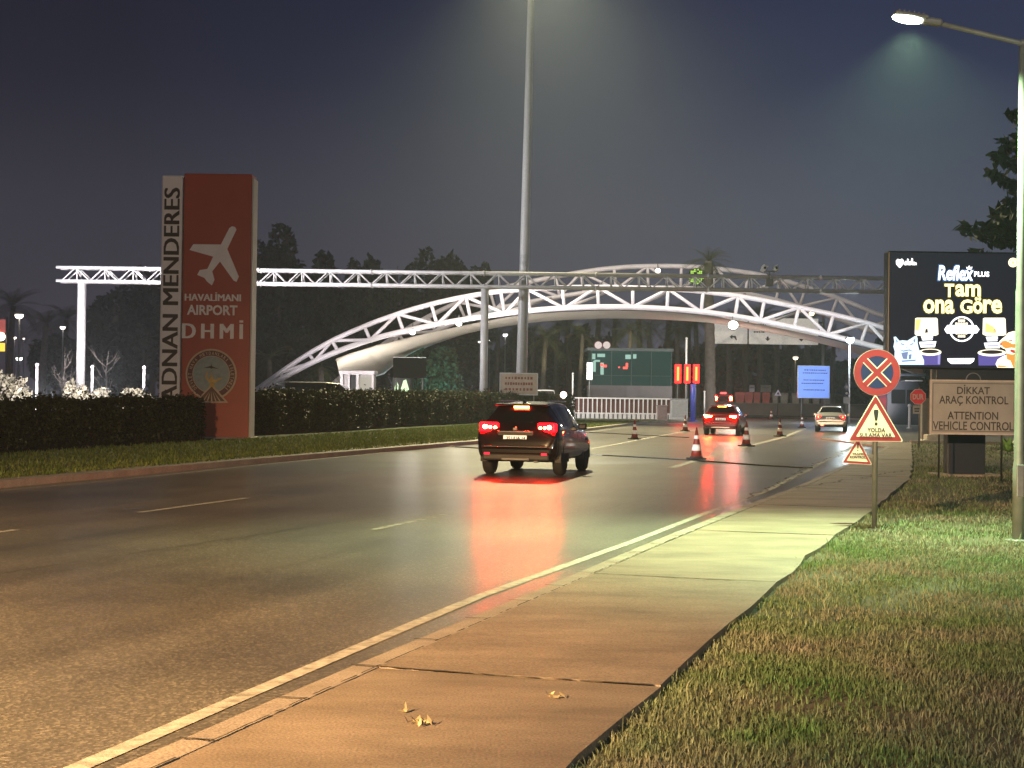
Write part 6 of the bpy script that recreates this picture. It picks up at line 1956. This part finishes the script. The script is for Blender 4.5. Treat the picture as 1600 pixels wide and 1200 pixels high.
PAL = [(985, 515, 160, 0, 'lit palm with its crown just above the teal building'), (848, 528, 165, 1, 'palm with a ragged crown right of the tall mast'), (905, 520, 170, 2, 'slim palm left of the lit white light box'), (1058, 512, 175, 0, 'palm behind the red lane signals'),
       (1016, 508, 180, 2, 'slim palm right of the teal building crown'), (725, 540, 172, 0, 'palm just left of the middle gantry post'), (700, 530, 180, 1, 'palm above the teal bushes'), (775, 525, 175, 2, 'palm between the middle gantry post and the mast'),
       (868, 505, 190, 0, 'palm second right of the tall mast'), (930, 500, 195, 1, 'palm behind the round disc signs'), (955, 498, 190, 2, 'slim palm behind the teal building'), (1040, 495, 195, 1, 'palm left of the red lane signals'), (1090, 500, 188, 2, 'palm behind the right red lane signal'),
       (1140, 500, 185, 0, 'palm behind the left end of the overhead sign'), (1165, 500, 192, 2, 'palm behind the overhead sign, over the red barrier blocks'), (1186, 497, 198, 1, 'palm behind the middle of the overhead sign'), (1212, 500, 190, 0, 'palm above the small triangular sign'), (1240, 505, 196, 2, 'palm left of the warm lamp'),
       (1262, 510, 188, 1, 'palm behind the blue board'), (1300, 520, 190, 0, 'palm right of the blue board'), (745, 515, 195, 2, 'palm behind the faint distant lamp'), (805, 510, 198, 0, 'palm right behind the mast'), (830, 518, 185, 2, 'slim palm close on the right of the mast'), (888, 510, 198, 1, 'palm above the dark bush'), (1000, 500, 200, 1, 'tallest palm behind the teal building'), (1072, 500, 202, 0, 'palm behind the thin white mast')]
used = set()
for px, ty, Y, k, lab in PAL:
    p = AT(px, 640, Y); H = AT(px, ty, Y).z
    if k in used: c = copy_tree(protos[k])
    else: c = protos[k]; used.add(k)
    c.location = (p.x, Y, -.05); s2 = H / 10; c.scale = (max(s2, .9), max(s2, .9), s2); c.rotation_euler = (0, 0, rg.random() * 6)
    c['label'] = lab; c['group'] = 'palms beyond the gate'
p = AT(1109, 640, 131); H = AT(1118, 408, 131).z
c = make_palm(9, H, .42, 2.5, 34, 'tall thick palm whose crown shows above the arches'); c.location = (p.x, 131, 0)
p = AT(430, 640, 126); c = make_palm(14, AT(430, 560, 126).z, .22, 2.6, 22, 'short palm in the left foot of the arch'); c.location = (p.x - .6, 126, 0)
p = AT(503, 640, 130); c = make_palm(15, AT(503, 572, 130).z, .25, 2.4, 20, 'short palm left of the kiosk'); c.location = (p.x, 130, 0)
for px, ty, Y, lab in ((14, 478, 165, 'palm at the far left by the advertising pole'), (66, 506, 160, 'low palm between the two left lamps'), (98, 500, 175, 'palm behind the white lamp at left')):
    p = AT(px, 640, Y); c = copy_tree(protos[1]); H = AT(px, ty, Y).z; c.location = (p.x, Y, 0); c.scale = (1.1, 1.1, H / 10); c['label'] = lab; c['group'] = 'palms at the left'
for px, Y, lab in ((985, 153, 'ground floodlight behind the teal building lighting a palm'), (848, 158, 'ground floodlight lighting the ragged palm right of the mast'), (905, 163, 'ground floodlight lighting the slim palm by the light box')):
    p = AT(px, 640, Y)
    o = thing('ground_floodlight', lab, 'floodlight', (p.x, Y, 0))
    mb = MB(); mb.box((0, 0, .2), (.4, .3, .3), bev=.04); hs = mb.build('housing', DARK, o)
    mb = MB(); mb.box((0, 0, .36), (.32, .22, .02)); mb.build('lamp_lens', glow('yellow_uplight_lens', (1, .9, .55), 5), hs)
    lamp('palm_beam', 'SPOT', (p.x, Y, .5), 5200, (1, .90, .50), o, .2, (p.x, Y + 7, 9.5), 46, .8)
# bare saplings in front of the dark trees
def sapling(px, ty, Y, seed, label):
    rg = random.Random(seed); p = AT(px, 640, Y); H = AT(px, ty, Y).z
    o = thing('sapling', label, 'sapling', (p.x, Y, 0), 0, 'bare saplings behind the left hedge')
    mb = MB()
    mb.tube([(0, 0, 0), (.05, 0, H * .4), (-.05, 0, H * .7), (.1, 0, H)], [.09, .07, .05, .015], 7)
    for k in range(9):
        z = H * rg.uniform(.25, .85); a = rg.random() * 6.28; l = H * rg.uniform(.18, .38)
        e = Vector((math.cos(a) * l * .7, math.sin(a) * l * .7, z + l * .7))
        mb.tube([(0, 0, z), ((e.x) * .45, e.y * .45, z + l * .25), e], [.045, .03, .01], 6)
        for q in range(2):
            mb.tube([e * .7 + Vector((0, 0, z * .3)), e + Vector((rg.uniform(-.5, .5), rg.uniform(-.5, .5), rg.uniform(.2, .7)))], [.02, .006], 5)
    mb.build('trunk', mat('pale_bark', (.16, .14, .13), .9, var=.2), o)
sapling(166, 548, 95, 1, 'bare forked sapling right of the white gantry post')
sapling(100, 560, 93, 2, 'bare bent sapling left of the white gantry post')
# big conifer on the right
def conifer(base, H, label, seed):
    rg = np.random.default_rng(seed)
    o = thing('conifer', label, 'conifer', base)
    mb = MB(); mb.tube([(0, 0, 0), (.1, 0, H * .5), (0, 0, H)], [.45, .28, .04], 12)
    P = []
    z = 2.2
    while z < H - .6:
        rad = 6.6 * (1 - z / H) ** .75 + .3
        for k in range(7):
            a = rg.random() * 6.283; l = rad * (.7 + .4 * rg.random())
            pts = []
            for t in np.linspace(0, 1, 7):
                pts.append((math.cos(a) * l * t, math.sin(a) * l * t, z - l * .16 * math.sin(t * 2.4) + l * .20 * t ** 3))
            mb.tube(pts, [.07 * (1 - t) + .012 for t in np.linspace(0, 1, 7)], 5)
            m_ = int(150 * l / 4)
            t = rg.random(m_) ** .7
            xs = np.interp(t, np.linspace(0, 1, 7), [q[0] for q in pts]); ysx = np.interp(t, np.linspace(0, 1, 7), [q[1] for q in pts]); zs = np.interp(t, np.linspace(0, 1, 7), [q[2] for q in pts])
            sp = .10 + .30 * np.sin(np.pi * np.clip(t, .02, 1)) * l / 4
            P.append(np.stack([xs + rg.normal(size=m_) * sp, ysx + rg.normal(size=m_) * sp, zs - np.abs(rg.normal(size=m_)) * .16 + .05], 1))
        z += .62 + .25 * rg.random()
    mb.build('trunk', BARK, o)
    leaf_cloud('crown', np.concatenate(P), .26, mat('conifer_needles', (.018, .028, .016), .6, scale=.5, col2=(.045, .058, .032), island=.45, trans=.1, spec=.25), rg, o, elong=2.2)
    return o
p = AT(1668, 640, 58); p.z = 0
conifer(p, 17.0, 'dark layered conifer behind the billboard at the right edge', 31)

# ------------------------------------------------------------------ bits of litter on the pavement
LEAFM = mat('dry_leaf', (.36, .30, .17), .7, var=.3, island=.3)
def leaf_bunch(px, py, r, n, seed, label):
    rg = random.Random(seed); p = G(px, py, KZ)
    o = thing('dry_leaves', label, 'dry leaves', (p.x, p.y, KZ + .004))
    mb = MB()
    for k in range(n):
        a = rg.random() * 6.28; d = rg.random() * r; c = Vector((math.cos(a) * d, math.sin(a) * d * .7, rg.random() * .012))
        u = Vector((rg.uniform(-1, 1), rg.uniform(-1, 1), rg.uniform(-.2, .9))).normalized() * rg.uniform(.018, .035); v = Vector((-u.y, u.x, rg.uniform(-.01, .02))) * .5
        q = [c - u, c + v, c + u, c - v]; mn = min(w.z for w in q)
        mb.add([w - Vector((0, 0, min(0, mn))) for w in q], [(0, 1, 2, 3)])
    mb.build('leaf', LEAFM, o, recalc=False)
leaf_bunch(648, 1133, .085, 16, 1, 'crumpled pale dry leaves lying on the pavement near the front')
leaf_bunch(868, 1090, .04, 8, 2, 'small bunch of dry leaves on the pavement below the slab joint')
leaf_bunch(634, 1113, .03, 4, 3, 'single curled dry leaf behind the crumpled pale ones')

# ------------------------------------------------------------------ sodium street lamp behind the viewer, lighting the near road
def sodium(x, y, h, power, label):
    o = thing('street_lamp', label, 'street lamp', (x, y, 0), 0, 'sodium street lamps behind the viewer')
    mb = MB(); mb.tube([(0, 0, 0), (0, 0, h - .3), (.3, .2, h), (1.2, .8, h + .15)], [.10, .07, .06, .05], 12); mb.build('pole', STEEL, o)
    mb = MB(); mb.box((1.35, .9, h + .12), (.6, .3, .14), bev=.05); hd = mb.build('lamp_head', DSTEEL, o)
    mb = MB(); mb.ball((1.35, .9, h + .02), 1, sc=(.24, .13, .06)); mb.build('lamp_lens', glow('sodium_lens', (1, .62, .22), 20), hd)
    lamp('sodium_light', 'SPOT', (x + 1.35, y + .9, h - .15), power, (1, .575, .225), o, .12, (-4.6, 9.2, 0), 56, 1.0)
    lamp('sodium_spill', 'POINT', (x + 1.35, y + .9, h - .15), power * .12, (1, .62, .36), o, .12)
sodium(*SOD1, 'sodium street lamp on the left behind the viewer')
# the next white street lamp of the right-hand row, behind the viewer
o = copy_tree(rl)
o.location = (5.6, -13.5, .012); o['label'] = 'white street lamp behind the viewer beside the pavement'
for ch in list(o.children):
    if ch.type == 'LIGHT': bpy.data.objects.remove(ch)
lamp('street_lamp_spill', 'POINT', (4.3, -13.0, 6.7), RL2_P * .5, (.92, 1, .92), o, .1)
lamp('street_lamp_beam', 'SPOT', (4.3, -13.0, 6.7), RL2_P * .55, (.95, 1, .93), o, .1, (8.6, 40, 3.4), 25, 1.0)
# mast light on the road
lamp('high_mast_beam', 'SPOT', (mbase.x + tx, mbase.y - 1.2, 35.2), MAST_P, (1, .87, .47), mast, .6, (5, 72, 0), 70, 1.0)
lamp('high_mast_gate_beam', 'SPOT', (mbase.x + tx + .6, mbase.y + 1.2, 35.2), MAST_P * .28, (1, .90, .72), mast, .6, (10, 128, 0), 80, .9)

# uplights standing on the island under the fabric roof
for k, (px, Y, pw, lab) in enumerate(((572, 121, UP_P, 'ground floodlight under the left sweep of the fabric roof'), (745, 116, UP_P, 'ground floodlight behind the hedge by the middle gantry post'), (1160, 124, UP_P * .6, 'ground floodlight under the right sweep of the fabric roof'))):
    p = AT(px, 640, Y)
    o = thing('ground_floodlight', lab, 'floodlight', (p.x, Y, 0))
    mb = MB(); mb.box((0, 0, .2), (.4, .3, .3), bev=.04); hs = mb.build('housing', DARK, o)
    mb = MB(); mb.box((0, 0, .36), (.32, .22, .02)); mb.build('lamp_lens', glow('uplight_lens', (1, .92, .80), 6), hs)
    lamp('uplight_beam', 'SPOT', (p.x, Y, .5), pw, (1, .92, .84), o, .25, (p.x + 1, Y + 9, 10), 140, .8)
for px, Y, tgt, pw, lab in ((690, 106, (930, 470), ARCH_P, 'added fill floodlight hidden behind the hedge lighting the arch'), (470, 108, (600, 500), ARCH_P * .45, 'added fill floodlight at the left foot of the arch'), (1447, 104, (1210, 480), ARCH_P, 'added fill floodlight hidden behind the beige board lighting the arch')):  # fill lamps added out of sight to brighten the front of the arch
    p = AT(px, 640, Y)
    o = thing('ground_floodlight', lab, 'floodlight', (p.x, Y, 0))
    mb = MB(); mb.box((0, 0, .2), (.4, .3, .3), bev=.04); hs = mb.build('housing', DARK, o)
    mb = MB(); mb.box((0, 0, .36), (.32, .22, .02)); mb.build('lamp_lens', glow('arch_fill_lens', (1, .94, .98), 6), hs)
    lamp('floodlight_beam', 'SPOT', (p.x, Y, .5), pw, (1, .93, .97), o, .25, AT(tgt[0], tgt[1], AY1), 80, .9)
# tall street lamp of the other carriageway, out to the left
o = thing('street_lamp', 'tall street lamp of the other carriageway out to the left', 'street lamp', (-44, 76, 0))
mb = MB(); mb.tube([(0, 0, 0), (0, 0, 11.6), (.5, .1, 12), (1.6, .4, 12.2)], [.14, .09, .07, .06], 12); mb.build('pole', STEEL, o)
mb = MB(); mb.box((1.9, .45, 12.2), (.8, .35, .14), bev=.05); hd = mb.build('lamp_head', DSTEEL, o)
mb = MB(); mb.box((1.9, .45, 12.11), (.6, .28, .03)); mb.build('lamp_lens', glow('white_lamp_lens', (1, .97, .97), 10), hd)
lamp('street_lamp_light', 'SPOT', (-42.1, 76.5, 11.9), LEFT_P, (.97, .97, 1), o, .2, (4, 102, 9), 75, .9)
# evening haze over the whole place
hz = MB(); hz.box((0, 140, 21.45), (420, 380, 45.0))
hm = bpy.data.materials.new('haze'); hm.use_nodes = True
nt = hm.node_tree; nt.nodes.clear()
ho = nt.nodes.new('ShaderNodeOutputMaterial'); pvn = nt.nodes.new('ShaderNodeVolumePrincipled')
pvn.inputs['Color'].default_value = (.72, .86, 1.0, 1); pvn.inputs['Density'].default_value = HAZE; pvn.inputs['Anisotropy'].default_value = .25
nt.links.new(pvn.outputs[0], ho.inputs['Volume'])
tag(hz.build('haze', hm), kind='stuff')
